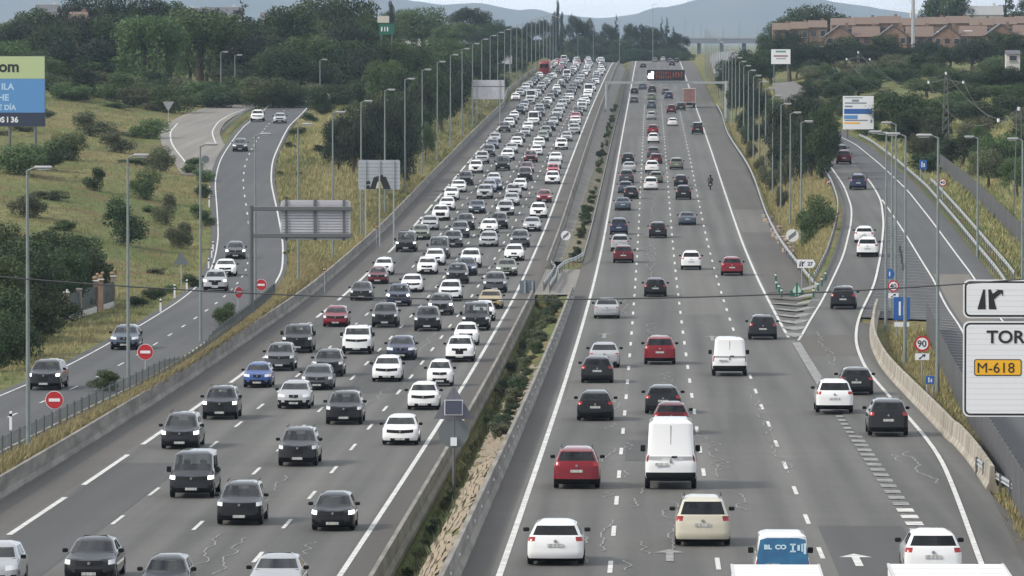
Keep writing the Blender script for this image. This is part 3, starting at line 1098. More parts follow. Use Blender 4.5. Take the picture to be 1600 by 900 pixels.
def car_shell(kind, var=0):
    P = CARS[kind]
    L, W, H = P['L'], P['W'], P['H']
    z0, zh, zb = P.get('z0', .145), P['zh'], P['zb']
    hl = L / 2
    bx = P.get('boxy', 0)
    ins = (.15, .19, .30) if bx else (.23, .28, .42)
    rgb = P['rg'] - .04
    lv = [(z0, .24, .2, .1, .16, .1), (z0 + .1, .05, .05, .03, .16, .1), (z0 + .22, .0, .0, 0, .16, .09), (z0 + .34, .015, .015, 0, .17, .09),
          (zh - .17, .05, .03, 0, .19, .09), (zh - .01, .14, .05, .01, .2, .09), (zh + .05, .33, .08 if not P.get('deck') else .12, .03, .2, .09),
          (zb, P['cowl'], P.get('deck', 0) + .1 if P.get('deck') else rgb, .05, .13, .07),
          (zb + .05, P['cowl'] + .1, P['rg'], .09, .12, .07),
          (H - .15, P['rf'] - .12, P['rr'] - .10 if P['rr'] > .2 else P['rr'] - .02, ins[0], .1, .06),
          (H - .10, P['rf'], P['rr'], ins[1], .09, .05), (H, P['rf'] + .55, P['rr'] + (.75 if L > 3.2 else .4), ins[2] + .08, .06, .04)]
    rings = [ring(z, hl - f, -hl + r, W / 2 - wi, bf, br_) for z, f, r, wi, bf, br_ in lv]
    for l, k in ((3, .02), (4, .07), (5, .055), (6, .03), (7, -.01)):      # lamps and bonnet edge sweep up towards the wings
        for i in range(NR):
            s_, _ = seg_side(i) if i != 17 else (17, 1)
            x, y, z = rings[l][i]
            u = abs(x) / (W / 2)
            if y > 0 and l < 7:
                rings[l][i] = (x, y, z + k * u * u - k * .35)
            elif y < 0 and 4 <= l <= 6:
                rings[l][i] = (x, y, z + .03 * u * u)
    V = [p for r_ in rings for p in r_]
    reg = {}

    def put(k, f):
        reg.setdefault(k, []).append(f)
    for l in range(len(lv) - 1):
        for i in range(NR):
            j = (i + 1) % NR
            f = (l * NR + j, l * NR + i, (l + 1) * NR + i, (l + 1) * NR + j)
            s, sd = seg_side(i)
            sn = 'r' if sd > 0 else 'l'
            k = 'body'
            if l == 0 or (P.get('clad') and l == 1):
                k = 'sill'
            if l == 8:
                if s <= 3:
                    k = 'windscreen'
                elif s >= 13 and not P.get('cargo'):
                    k = 'rear_window'
                elif s == 7:
                    k = 'side_window_f' + sn
                elif s == 9 and not P.get('cargo'):
                    k = 'side_window_b' + sn
            if l == 4 and s in ((3, 4, 5), (2, 3, 4, 5), (3, 4))[var]:
                k = 'headlight_' + sn
            if (l, s) in ((((3, 0), (3, 1), (4, 0), (4, 1)), ((4, 0), (4, 1), (4, 2)), ((3, 0), (4, 0), (4, 1))) if P.get('clad') or bx else (((4, 0), (4, 1)), ((4, 0),), ((4, 0), (4, 1), (4, 2))))[var]:
                k = 'grille'
            if (l == 1 and s <= (2, 3, 1)[var]) or (l == 2 and s <= 1 and var != 2 and not P.get('clad') and not bx) or (l == 2 and s in (3, 4) and var == 1):
                k = 'air_intake'
            if l in P['tail'] and s in ((11, 12, 13) if not P.get('cargo') else (12,)):
                k = 'taillight_' + sn
            if l == 1 and 12 <= s and (P.get('clad') or P.get('cargo')):
                k = 'rear_bumper'
            if l == 2 and 12 <= s and P.get('cargo'):
                k = 'rear_bumper'
            put(k, f)
    top = (len(lv) - 1) * NR
    for i in range(17):                                       # roof cap and floor, bridged across the car
        a, b_ = i, i + 1
        ma, mb = (NR - a) % NR, (NR - b_) % NR
        f = tuple(dict.fromkeys((top + a, top + ma, top + mb, top + b_)))
        if len(f) > 2:
            put('body', f)
        f = tuple(dict.fromkeys((a, ma, mb, b_)))
        if len(f) > 2:
            put('sill', f)
    return P, V, reg, lv


def sub_mesh(V, faces):
    used = sorted({i for f in faces for i in f})
    mp = {k: n for n, k in enumerate(used)}
    b = MB()
    b.add([V[k] for k in used], [tuple(mp[i] for i in f) for f in faces])
    return b


PARTMAT = dict(body=M_PAINT, sill=M_PLAST, windscreen=M_WSCR, rear_window=M_GLASS, side_window=M_GLASS, headlight=M_LAMP, taillight=M_TAIL, grille=M_PLAST,
               air_intake=M_PLAST, rear_bumper=M_PLAST, number_plate=M_PLATE, mirror=M_PLAST, tyre=M_TYRE, rim=M_RIM, roof_rail=M_PLAST)


def wheel_meshes(r):
    t = MB()
    n = 20
    for (x0, ra), (x1, rb) in (((-.1, r * .93), (-.07, r)), ((-.07, r), (.07, r)), ((.07, r), (.1, r * .93)), ((.1, r * .93), (.1, r * .62)), ((-.1, r * .62), (-.1, r * .93))):
        t.add([(x0, math.cos(2 * math.pi * i / n) * ra, math.sin(2 * math.pi * i / n) * ra) for i in range(n)] +
              [(x1, math.cos(2 * math.pi * i / n) * rb, math.sin(2 * math.pi * i / n) * rb) for i in range(n)],
              [(i, (i + 1) % n, n + (i + 1) % n, n + i) for i in range(n)])
    m = MB()
    for s in (-1, 1):
        m.add([(s * .095, math.cos(2 * math.pi * i / n) * r * .62, math.sin(2 * math.pi * i / n) * r * .62) for i in range(n)] + [(s * .075, 0, 0)],
              [((i, (i + 1) % n, n) if s > 0 else ((i + 1) % n, i, n)) for i in range(n)])
    return t, m


PROTO, PROTO1 = {}, {}


def car_pieces(kind, var=0):
    P, V, reg, lv = car_shell(kind, var)
    L, W, H = P['L'], P['W'], P['H']
    out = []
    for k, fs in reg.items():
        base = k.split('_')[0] if k.split('_')[0] in ('headlight', 'taillight') else ('side_window' if k.startswith('side_window') else k)
        out.append((base, sub_mesh(V, fs), PARTMAT[base], 46))
    if P.get('cargo'):                                        # rear door seam, handle and hinges
        b = MB()
        b.box((0, -L / 2 + .082, (P['zb'] + H) / 2 - .08), (.018, .03, H - P['zb'] - .2))
        b.box((0, -L / 2 + .06, P['zb'] - .2), (.018, .03, .4))
        b.box((.14, -L / 2 + .05, P['zb'] - .02), (.22, .06, .07))
        out.append(('door_seam', b, M_PLAST, None))
    b = MB()
    b.box((0, L / 2 + .012, P.get('z0', .145) + .18), (.5, .02, .11))
    out.append(('number_plate', b, M_PLATE, None))
    b = MB()
    zp = P['zh'] - .12 if not P.get('clad') else P['zh'] - .2
    if P.get('cargo'):
        zp = P['zh'] - .08
        b.box((-.35, -L / 2 + .0, zp), (.5, .02, .11))
    else:
        b.box((0, -L / 2 + .018, zp), (.5, .02, .11))
    out.append(('number_plate', b, M_PLATE, None))
    if not P.get('cargo'):                                    # seats, head rests and dashboard behind the glass
        b = MB()
        yd = L / 2 - P['cowl'] - .35
        b.box((0, yd, P['zb'] - .06), (W - .3, .5, .16))
        for s in (-1, 1):
            b.box((s * .36, yd - .95, P['zb'] - .02), (.46, .16, .5), bev=.05)
            b.box((s * .36, yd - .97, P['zb'] + .34), (.24, .1, .2), bev=.04)
            if L > 3:
                b.box((s * .36, yd - 1.85, P['zb'] + .26), (.24, .1, .18), bev=.04)
        if L > 3:
            b.box((0, yd - 1.85, P['zb'] - .06), (W - .45, .16, .5), bev=.05)
        b.box((0, 0, P['zb'] - .32), (W - .25, L - 2 * P['cowl'] if L > 3 else 1.6, .05))
        out.append(('seats', b, M_SEAT, None))
    for yb_, zb_ in ((L / 2 + .0, P['zh'] - .1), (-L / 2 + .05, P['zh'] + .02)):
        b = MB()
        b.poly([(.05 * math.cos(6.283 * i / 10), zb_ + .05 * math.sin(6.283 * i / 10)) for i in range(10)], yb_ - .045, yb_ + .012)
        out.append(('badge', b, M_RIM, None))
    for s in (-1, 1):
        b = MB()
        b.box((s * (W / 2 + .09), L / 2 - P['cowl'] - .42, P['zb'] + .06), (.2, .1, .14 if not P.get('boxy') else .26), bev=.03)
        out.append(('mirror', b, M_PLAST, 40))
    if P.get('rails'):
        for s in (-1, 1):
            b = MB()
            b.tube((s * (W / 2 - .3), L / 2 - P['rf'] - .35, H + .025), (s * (W / 2 - .3), -L / 2 + P['rr'] + .3, H + .025), .022, n=6)
            out.append(('roof_rail', b, M_PLAST, None))
    r = .34 if P.get('clad') or P.get('boxy') else .315
    return P, out, r


def car_proto(kind, var=0):
    if (kind, var) in PROTO:
        return PROTO[kind, var]
    P, pieces, r = car_pieces(kind, var)
    t, m = wheel_meshes(r)
    tm, rm = t.mesh('tyre', M_TYRE, 40), m.mesh('rim', M_RIM, 40)
    PROTO[kind, var] = (P, [(n, b.mesh(n, mt, sm)) for n, b, mt, sm in pieces], tm, rm, r)
    return PROTO[kind, var]


def car_proto1(kind, var=0):
    """the same car as one mesh, for cars a few pixels across"""
    if (kind, var) in PROTO1:
        return PROTO1[kind, var]
    P, pieces, r = car_pieces(kind, var)
    mats, b = [], MB()
    for n, pb, mt, sm in pieces:
        if n in ('roof_rail', 'door_seam', 'badge'):
            continue
        if mt not in mats:
            mats.append(mt)
        b.add(pb.v, pb.f, mats.index(mt))
    mats.append(M_TYRE)
    L, W = P['L'], P['W']
    for sx in (-1, 1):
        for y in (L / 2 - .82, -L / 2 + .8):
            b.tube((sx * (W / 2 - .19), y, r), (sx * (W / 2 + .005), y, r), r, n=12, mi=len(mats) - 1)
    PROTO1[kind, var] = (P, b.mesh(kind, mats, 46))
    return PROTO1[kind, var]


COL = dict(white=(.70, .705, .71), silver=(.32, .33, .345), grey=(.058, .06, .066), dark_grey=(.011, .0115, .013), black=(.005, .005, .006), red=(.17, .009, .016),
           dark_red=(.085, .008, .013), blue=(.03, .07, .22), dark_blue=(.018, .026, .06), blue_grey=(.055, .075, .105), beige=(.50, .47, .38), gold=(.32, .25, .12),
           olive=(.12, .135, .10), lilac=(.22, .22, .28), pink_red=(.40, .06, .08))


def put_car(kind, colour, X, Y, zf, away, lit=False, parts=True, yaw=0., z=None):
    """X, Y: the middle of the car's near end"""
    P = CARS[kind]
    yc = Y + P['L'] / 2 - .25
    zc = float(zf(yc)) if z is None else z
    sl = (float(zf(yc + 2)) - float(zf(yc - 2))) / 4
    xc = X - math.sin(yaw) * P['L'] / 2
    c = (*COL[colour], 1)
    if parts:
        P, pcs, tm, rm, r = car_proto(kind, cv.randrange(3))
        root = empty(kind, (xc, yc, zc + .015))
        root.rotation_euler = (math.atan(sl), 0, yaw) if away else (-math.atan(sl), 0, math.pi + yaw)
        for n, me in pcs:
            o = obj(n, me, root)
            o.color = c
            if lit and n == 'headlight':
                o.material_slots[0].link = 'OBJECT'
                o.material_slots[0].material = M_LIT
        for sx in (-1, 1):
            for yy in (P['L'] / 2 - .82, -P['L'] / 2 + .8):
                w = obj('wheel', tm, root, (sx * (P['W'] / 2 - .095), yy, r))
                obj('rim', rm, w)
    else:
        P, me = car_proto1(kind, cv.randrange(3))
        root = obj(kind, me)
        root.location = (float(xc), float(yc), zc + .015)
        root.rotation_euler = (math.atan(sl), 0, yaw) if away else (-math.atan(sl), 0, math.pi + yaw)
        root.color = c
    root.scale = (cv.uniform(.975, 1.025), cv.uniform(.96, 1.05), cv.uniform(.965, 1.035))
    return root


cv = random.Random(77)
KINDWORD = dict(hatchback='hatchback', small_car='small car', micro_car='tiny two-seat car', saloon='saloon car', estate='estate car', suv='SUV', large_suv='large SUV',
                people_carrier='people carrier', passenger_van='passenger van', panel_van='tall panel van', small_van='panel van')
CATWORD = dict(panel_van='van', small_van='van', passenger_van='van')
LANE_L = ['lane beside the median', 'second lane from the median', 'third lane from the median', 'lane beside the left shoulder']
LANE_R = ['lane beside the median', 'second lane from the median', 'third lane from the median', 'rightmost lane']
PART_Y = 640.


def log_car(o, kind, colour, key, Y, where, group):
    in_row(o, key, Y, '%s %s %s' % (colour.replace('_', ' '), KINDWORD[kind], where), CATWORD.get(kind, 'car'), group, 'from the camera')


# --- oncoming traffic, read off the photograph: x of the middle, y of the tyres, kind, colour, lights
H_, S_, A_, E_, V_, B_, P_, K_, M_ = 'hatchback', 'small_car', 'saloon', 'estate', 'suv', 'large_suv', 'people_carrier', 'passenger_van', 'micro_car'
LEFT = [(-13, 922, H_, 'silver'), (140, 912, A_, 'dark_grey'), (257, 942, S_, 'black'), (430, 938, A_, 'silver'), (520, 831, S_, 'black', 1), (374, 822, V_, 'black'),
        (299, 780, K_, 'dark_grey', 1), (281, 703, P_, 'dark_grey', 1), (465, 730, V_, 'dark_grey'), (625, 697, H_, 'white'), (343, 657, V_, 'black', 1), (537, 665, V_, 'black'),
        (661, 642, S_, 'white'), (459, 640, H_, 'silver'), (495, 611, H_, 'grey'), (402, 607, S_, 'blue'), (604, 598, H_, 'white'), (687, 605, M_, 'white'), (436, 581, V_, 'grey'),
        (512, 590, V_, 'black'), (626, 564, H_, 'dark_blue'), (718, 567, V_, 'white'), (464, 553, B_, 'black'), (557, 555, B_, 'white'), (728, 541, S_, 'white'),
        (667, 519, V_, 'black'), (601, 513, V_, 'dark_grey'), (524, 512, H_, 'red'), (743, 518, K_, 'black'), (755, 503, S_, 'white'), (688, 494, V_, 'grey', 1), (622, 480, V_, 'dark_blue', 1),
        (564, 471, H_, 'dark_grey'), (766, 484, A_, 'gold'), (703, 472, V_, 'white'), (714, 445, V_, 'dark_grey'), (735, 420, V_, 'white'), (728, 432, H_, 'dark_blue'), (773, 459, V_, 'grey'),
        (791, 433, A_, 'olive'), (803, 409, H_, 'white'), (643, 458, A_, 'white'), (667, 430, H_, 'white'), (679, 416, H_, 'white'), (685, 406, K_, 'grey'), (590, 445, S_, 'dark_red'),
        (599, 431, S_, 'white'), (634, 395, K_, 'black', 1), (657, 376, H_, 'olive'), (671, 361, H_, 'silver'), (688, 346, V_, 'white'), (698, 330, H_, 'white'), (705, 314, H_, 'white'),
        (716, 302, A_, 'white'), (707, 388, V_, 'grey'), (718, 373, V_, 'grey', 1), (727, 361, V_, 'dark_grey'), (745, 335, A_, 'blue_grey'), (757, 312, V_, 'silver'), (764, 302, H_, 'lilac'),
        (763, 387, H_, 'silver'), (764, 366, H_, 'white'), (779, 359, V_, 'dark_grey'), (789, 338, V_, 'silver', 1), (799, 323, H_, 'silver'), (802, 311, V_, 'silver'), (812, 299, H_, 'white'),
        (812, 388, V_, 'grey'), (831, 363, A_, 'silver'), (841, 342, V_, 'white'), (850, 318, S_, 'red'), (863, 289, V_, 'white'), (864, 275, S_, 'pink_red'), (866, 265, H_, 'silver'),
        (868, 256, H_, 'white'), (877, 235, V_, 'white'), (885, 222, H_, 'silver'), (897, 211, V_, 'silver'), (829, 255, V_, 'dark_red'), (838, 244, H_, 'white'), (842, 232, H_, 'white'),
        (848, 222, H_, 'olive'), (785, 268, K_, 'dark_grey'), (793, 252, V_, 'white'), (799, 241, H_, 'silver'), (807, 231, H_, 'white'), (743, 272, V_, 'white'), (753, 257, V_, 'silver'),
        (763, 246, V_, 'grey'), (769, 234, H_, 'blue_grey'), (773, 224, H_, 'silver'), (788, 208, V_, 'grey', 1), (727, 291, V_, 'dark_grey', 1), (771, 290, H_, 'white'),
        (773, 299, H_, 'blue_grey'), (820, 284, V_, 'black'), (823, 272, H_, 'dark_red')]
lane_last = [0] * 4
for c in LEFT:
    p = on(ZL, c[0], c[1] - 1)
    ln = int(np.clip((LX0 - p[0]) / 3.5, 0, 3))
    lane_last[ln] = max(lane_last[ln], p[1])
    o = put_car(c[2], c[3], p[0], p[1], ZL, False, len(c) > 4, p[1] < PART_Y)
    log_car(o, c[2], c[3], 'L%d' % ln, p[1], 'oncoming in ' + LANE_L[ln], 'oncoming traffic on the left carriageway')
fr = random.Random(5)
FARC = ['white'] * 7 + ['silver'] * 8 + ['grey'] * 5 + ['black'] * 2 + ['dark_grey'] * 3 + ['olive', 'beige', 'blue_grey', 'pink_red', 'white', 'white']
FARK = [H_, V_, A_, H_, V_, E_, P_, S_, H_, V_]
for ln in range(4):
    y = lane_last[ln] + fr.uniform(18, 26)
    while y < 1830:
        bus = abs(y - 1400) < 13 and ln == 3
        k, c = fr.choice(FARK), fr.choice(FARC)
        if fr.random() < .035:
            k, c = 'small_van', 'white'
        xx = LX0 - 3.5 * ln - 1.75 + fr.uniform(-.35, .35) - 4.5 * float(sstep((y - 1450) / 500))
        if not bus:
            o = put_car(k, c, xx, y, ZL, False, False, False)
            log_car(o, k, c, 'L%d' % ln, y, 'oncoming in ' + LANE_L[ln], 'oncoming traffic on the left carriageway')
        y += fr.uniform(20, 34)

y = 1130.
while y < 1640:                                            # cars squeezing in from the far slip lane
    if abs(y - 1412) > 30:
        k, c = fr.choice(FARK), fr.choice(FARC)
        o = put_car(k, c, -26.75 + fr.uniform(-.15, .15), y, ZL, False, False, False)
        log_car(o, k, c, 'L4', y, 'merging from the far left slip lane', 'oncoming traffic on the left carriageway')
    y += fr.uniform(24, 40)

# --- outbound traffic
RIGHT = [(868, 885, H_, 'white'), (1098, 855, P_, 'beige'), (1458, 905, H_, 'white'), (901, 765, V_, 'red'), (1048, 766, 'panel_van', 'white'), (1049, 680, S_, 'dark_red'),
         (930, 659, H_, 'black'), (1036, 648, H_, 'dark_grey'), (933, 600, H_, 'dark_grey'), (944, 576, A_, 'silver'), (1031, 571, V_, 'red'), (1140, 589, 'small_van', 'white'),
         (1192, 532, V_, 'dark_grey'), (948, 499, A_, 'silver'), (1024, 465, H_, 'black'), (974, 412, V_, 'dark_red'), (1080, 423, V_, 'white'), (1144, 432, V_, 'red'),
         (969, 394, V_, 'silver'), (967, 368, V_, 'dark_blue'), (1028, 373, V_, 'black'), (1074, 353, A_, 'blue_grey'), (973, 330, A_, 'blue_grey'), (986, 312, H_, 'dark_grey'),
         (977, 303, H_, 'blue_grey'), (979, 287, V_, 'grey'), (983, 270, A_, 'silver'), (981, 256, H_, 'dark_grey'), (1017, 298, P_, 'white'), (1025, 287, H_, 'olive'), (1019, 271, V_, 'white'),
         (1025, 257, H_, 'dark_red'), (1021, 248, V_, 'grey'), (1068, 313, V_, 'black'), (1064, 292, H_, 'dark_grey'), (1057, 266, V_, 'olive'), (1090, 211, K_, 'dark_grey'),
         (1020, 211, V_, 'red'), (1021, 225, V_, 'white'), (1051, 198, H_, 'white'), (1018, 188, H_, 'silver'), (1018, 171, V_, 'blue_grey'), (1049, 178, V_, 'dark_red'), (1064, 174, V_, 'dark_grey'),
         (1018, 158, H_, 'olive'), (991, 162, H_, 'grey'), (991, 148, H_, 'black'), (1004, 141, V_, 'blue_grey'), (1019, 146, V_, 'dark_grey'), (1045, 156, V_, 'dark_blue'), (1040, 149, H_, 'grey'),
         (1005, 107, H_, 'dark_grey'), (1024, 98, H_, 'olive'), (1050, 104, V_, 'dark_grey'), (1047, 99, H_, 'grey'), (1057, 99, H_, 'dark_grey'), (1036, 97, H_, 'silver')]
for c in RIGHT:
    p = on(ZR, c[0], c[1] - 1)
    ln = int(np.clip((p[0] - RX0) / 3.5, 0, 3))
    if p[0] > 9.3:
        o = put_car(c[2], c[3], p[0], p[1], ZR, True, False, True)
        tag(o, 'white hatchback in the exit lane at the bottom right', 'car', 'outbound traffic on the right carriageway')
        continue
    o = put_car(c[2], c[3], p[0], min(p[1], 1900), ZR, True, False, p[1] < PART_Y)
    log_car(o, c[2], c[3], 'R%d' % ln, p[1], 'driving away in ' + LANE_R[ln], 'outbound traffic on the right carriageway')

# hatchback with blue printed rear and white roof, partly hidden at the bottom
p = on(ZR, 1223, 917)
o = put_car('small_van', 'white', p[0], p[1] - .2, ZR, True)
o.scale = (.88, .8, .72)
o.name = 'delivery_van'
tag(o, 'small delivery van with blue printed rear and white roof at the bottom edge', 'van', 'outbound traffic on the right carriageway')
for ch in list(o.children):
    if ch.name.split('.')[0] in ('door_seam', 'badge'):
        bpy.data.objects.remove(ch)
M_BLUEP = mat('blue_wrap', (.025, .105, .24), .3, c2=(.03, .16, .30), nscale=2, coat=.5)
b = MB().poly([(-.92, .62), (.92, .62), (.90, 1.3), (.80, 2.0), (.55, 2.08), (-.55, 2.08), (-.80, 2.0), (-.90, 1.3)], -.012, .012)
w = b.build('rear_panel', M_BLUEP, o, loc=(0, -2.45, 0))
w.rotation_euler = (R(-1.5), 0, 0)
M_CYAN = mat('pale_print', (.5, .68, .78), .5)
lettering('BL', .26, M_CYAN, w, (-.66, -.03, 1.6), bold=.014)
lettering('CO', .26, M_CYAN, w, (-.27, -.03, 1.6), bold=.014)
mk = MB()
for dx, dz, sx, sz in ((.36, 1.80, .2, .07), (.36, 1.5, .2, .07), (.36, 1.66, .07, .3), (.56, 1.66, .09, .24), (.68, 1.66, .05, .34), (.82 - .04, 1.62, .09, .46)):
    mk.box((dx, -.03, dz), (sx, .01, sz))
mk.build('emblem', M_CYAN, w)
b = MB().tube((0, 0, 0), (0, 0, .02), .02)

# --- service road traffic, coming towards the camera
SERV = [(68, 611, V_, 'dark_grey', 1), (194, 548, H_, 'blue_grey'), (336, 457, V_, 'silver', 1), (352, 433, A_, 'white'), (368, 406, H_, 'grey', 1), (375, 238, H_, 'grey'),
        (402, 191, V_, 'white'), (437, 194, H_, 'silver'), (479, 164, V_, 'white')]
for c in SERV:
    p = on(ZS, c[0], c[1] - 1)
    dx = float(S_C(np.array([p[1] + 6])).item() - S_C(np.array([p[1] - 6])).item()) / 12
    o = put_car(c[2], c[3], p[0], p[1], ZS, False, len(c) > 4, p[1] < PART_Y, yaw=-math.atan(dx))
    log_car(o, c[2], c[3], 'S', p[1], 'on the left service road', 'cars on the service road')
# --- exit ramp traffic, driving away
RAMP = [(1388, 684, V_, 'dark_grey'), (1304, 648, V_, 'white'), (1338, 619, H_, 'dark_grey'), (1317, 485, V_, 'black'), (1355, 403, V_, 'white'), (1350, 381, H_, 'white'),
        (1341, 298, V_, 'dark_blue'), (1319, 258, V_, 'dark_red'), (1314, 246, H_, 'dark_grey')]
for c in RAMP:
    p = on(ZP, c[0], c[1] - 1)
    yv = np.array([p[1] + 6, p[1] - 6])
    dx = float((P_L(yv)[0] + P_R(yv)[0] - P_L(yv)[1] - P_R(yv)[1]) / 24) if p[1] > 380 else 0.
    o = put_car(c[2], c[3], p[0], p[1], ZP, True, False, p[1] < PART_Y, yaw=-math.atan(dx), z=float(ZP(p[1] + 2)) + .035)
    log_car(o, c[2], c[3], 'P', p[1], 'on the right-hand exit ramp', 'cars on the exit ramp')


# --- box lorries, the red lorry and the trailer far ahead
def lorry(name, label, X, Y, zf, W, Hb, Lb, z_floor, boxm, cabm, away=True, cab_h=2.5, doors=True, roof_rim=True):
    yc = Y
    z = float(zf(Y + Lb / 2))
    root = empty(name, (X, Y, z))
    tag(root, label, 'lorry')
    s = 1
    b = MB()
    b.box((0, Lb / 2, (Hb + z_floor) / 2), (W, Lb, Hb - z_floor), bev=.04)
    cb = b.build('cargo_box', boxm, root)
    t = MB()
    for sx in (-1, 1):
        t.box((sx * (W / 2 - .02), -.015, (Hb + z_floor) / 2), (.07, .05, Hb - z_floor - .02))
        t.box((sx * (W / 2 - .01), Lb / 2, Hb - .02), (.06, Lb - .06, .07))
    t.box((0, -.015, Hb - .04), (W - .1, .05, .07))
    t.box((0, -.015, z_floor + .05), (W - .1, .05, .09))
    for q in range(1, 6):
        t.box((0, Lb * q / 6, Hb + .004), (W - .12, .03, .012))
    t.build('edge_trim', mat('box_trim', (.5, .5, .5), .5), cb)
    if doors:
        d = MB()
        d.box((0, -.012, (Hb + z_floor) / 2), (.025, .03, Hb - z_floor - .2))
        for sx in (-1, 1):
            d.tube((sx * .35, -.04, z_floor + .1), (sx * .35, -.04, Hb - .1), .018, n=6)
        d.build('door_bars', M_GREYM, cb)
    c = MB().box((0, Lb + .95, cab_h / 2 + .25), (W * .92, 1.8, cab_h - .3), bev=.12)
    cab = c.build('cab', cabm, root, smooth=50)
    MB().box((0, Lb + 1.86, cab_h * .72), (W * .8, .06, cab_h * .3)).build('windscreen', M_GLASS, cab)
    ch = MB().box((0, Lb / 2 + .6, .75), (.9, Lb + 1.5, .25))
    ch.box((0, .1, .62), (W * .92, .12, .16))
    ch.build('chassis', M_PLAST, root)
    for sx in (-1, 1):
        MB().box((sx * (W / 2 - .25), .02, .82), (.3, .05, .12)).build('taillight', M_TAIL, root)
    tm, rm = wheel_meshes(.46)
    tm, rm = tm.mesh('tyre', M_TYRE, 40), rm.mesh('rim', M_RIM, 40)
    for sx in (-1, 1):
        for yy in (Lb * .22, Lb + .6):
            w = obj('wheel', tm, root, (sx * (W / 2 - .2), yy, .46))
            w.scale = (2.2, 1, 1)
            obj('rim', rm, w)
    return root


M_BOXW = mat('white_box_panel', (.80, .80, .80), .35, c2=(.74, .74, .74), nscale=1.2)
M_BOXR = mat('dull_red_panel', (.22, .10, .09), .5, c2=(.30, .17, .15), nscale=2)
M_LRED = mat('lorry_red', (.24, .02, .025), .35, coat=.6)
pt = at(1211, 882, 138)
lorry('box_lorry', 'white box lorry cut off by the bottom edge, left of two', pt[0], 138 - 4.2, ZR, 2.11, pt[2] - float(ZR(136)), 4.2, .9, M_BOXW, M_BOXW, cab_h=2.2)
pt = at(1477, 881, 128)
lorry('box_lorry', 'larger white box lorry cut off by the bottom edge, nearest the right corner', pt[0], 121, ZR, 2.57, pt[2] - float(ZR(124.5)), 7.0, 1.1, M_BOXW, M_BOXW, cab_h=2.9)
p = on(ZR, 1077, 169)
lorry('articulated_lorry', 'dull red trailer lorry driving away just past the message gantry', p[0], p[1], ZR, 2.5, 3.9, 11, 1.1, M_BOXR, M_BOXW, cab_h=3.3)
p = on(ZL, 842, 131)
o = lorry('coach', 'dark red lorry front towering over the far oncoming cars', LX0 - 3.5 * 4 - 1.0, 1412., ZL, 2.5, 3.7, 9, .9, M_LRED, M_LRED, cab_h=3.4)
o.rotation_euler = (0, 0, math.pi)
o.name = 'red_lorry'

# --- motorcycle and rider
p = on(ZR, 1110, 297)
mo = empty('motorcycle', (p[0], p[1] + 1.0, float(ZR(p[1] + 1))))
tag(mo, 'dark motorcycle riding away near the right edge line', 'motorcycle')
for yy in (-.7, .75):
    w = MB()
    n = 18
    for i in range(n):
        a0, a1 = 2 * math.pi * i / n, 2 * math.pi * (i + 1) / n
        w.tube((0, math.cos(a0) * .27, math.sin(a0) * .27), (0, math.cos(a1) * .27, math.sin(a1) * .27), .07, n=6)
    for i in range(6):
        a0 = math.pi * i / 3
        w.tube((0, 0, 0), (0, math.cos(a0) * .25, math.sin(a0) * .25), .012, n=4)
    w.build('wheel', M_TYRE, mo, loc=(0, yy, .34))
b = MB()
b.box((0, .05, .58), (.3, .75, .42), bev=.08)
b.box((0, .28, .88), (.34, .5, .2), bev=.07)
b.box((0, -.35, .86), (.26, .8, .12), bev=.04)
b.box((0, -.78, .84), (.2, .25, .16), bev=.05)
b.box((0, .68, .92), (.42, .3, .35), bev=.1)
b.build('body', M_PLAST, mo, smooth=40)
b = MB()
b.tube((0, .55, 1.05), (0, .75, .34), .035)
b.tube((-.36, .42, 1.05), (.36, .42, 1.05), .018)
b.build('handlebar', M_GREYM, mo)
MB().box((0, -.92, .84), (.16, .03, .08)).build('taillight', M_TAIL, mo)
MB().box((0, -.92, .68), (.22, .02, .16)).build('number_plate', M_PLATE, mo)
MB().tube((.2, -.2, .38), (.22, -.95, .46), .06, .07).build('exhaust', M_RIM, mo)
rider_v = [(0, -.25, .95), (0, -.22, 1.12), (0, -.1, 1.35), (0, 0, 1.48), (0, .06, 1.58), (0, .1, 1.70), (0, .12, 1.84),
           (.12, -.2, .95), (.22, .15, .86), (.2, -.05, .5), (.2, .08, .42), (-.12, -.2, .95), (-.22, .15, .86), (-.2, -.05, .5), (-.2, .08, .42),
           (.2, .0, 1.44), (.3, .1, 1.2), (.3, .4, 1.08), (-.2, .0, 1.44), (-.3, .1, 1.2), (-.3, .4, 1.08)]
rider_e = [(0, 1), (1, 2), (2, 3), (3, 4), (4, 5), (5, 6), (0, 7), (7, 8), (8, 9), (9, 10), (0, 11), (11, 12), (12, 13), (13, 14), (3, 15), (15, 16), (16, 17), (3, 18), (18, 19), (19, 20)]
rr_ = [.17, .17, .2, .15, .075, .13, .11, .12, .1, .07, .06, .12, .1, .07, .06, .1, .07, .055, .1, .07, .055]
me = bpy.data.meshes.new('person')
me.from_pydata(rider_v, rider_e, [])
me.materials.append(mat('dark_leather', (.018, .018, .022), .5))
person = obj('person', me, None, mo.location)
md = person.modifiers.new('skin', 'SKIN')
for i, sv in enumerate(me.skin_vertices[0].data):
    sv.radius = (rr_[i], rr_[i])
    sv.use_root = i == 0
person.modifiers.new('sub', 'SUBSURF').levels = 2
person.modifiers['sub'].render_levels = 2
tag(person, 'person in dark clothing leaning forward on the motorcycle', 'person')
hm = MB()
for i in range(7):
    pass
nh = 12
hv = []
for j in range(7):
    th = math.pi * j / 6
    hv += [(.145 * math.sin(th) * math.cos(2 * math.pi * k / nh), .165 * math.sin(th) * math.sin(2 * math.pi * k / nh), .15 * math.cos(th)) for k in range(nh)]
hm.add(hv, [(j * nh + k, j * nh + (k + 1) % nh, (j + 1) * nh + (k + 1) % nh, (j + 1) * nh + k) for j in range(6) for k in range(nh)])
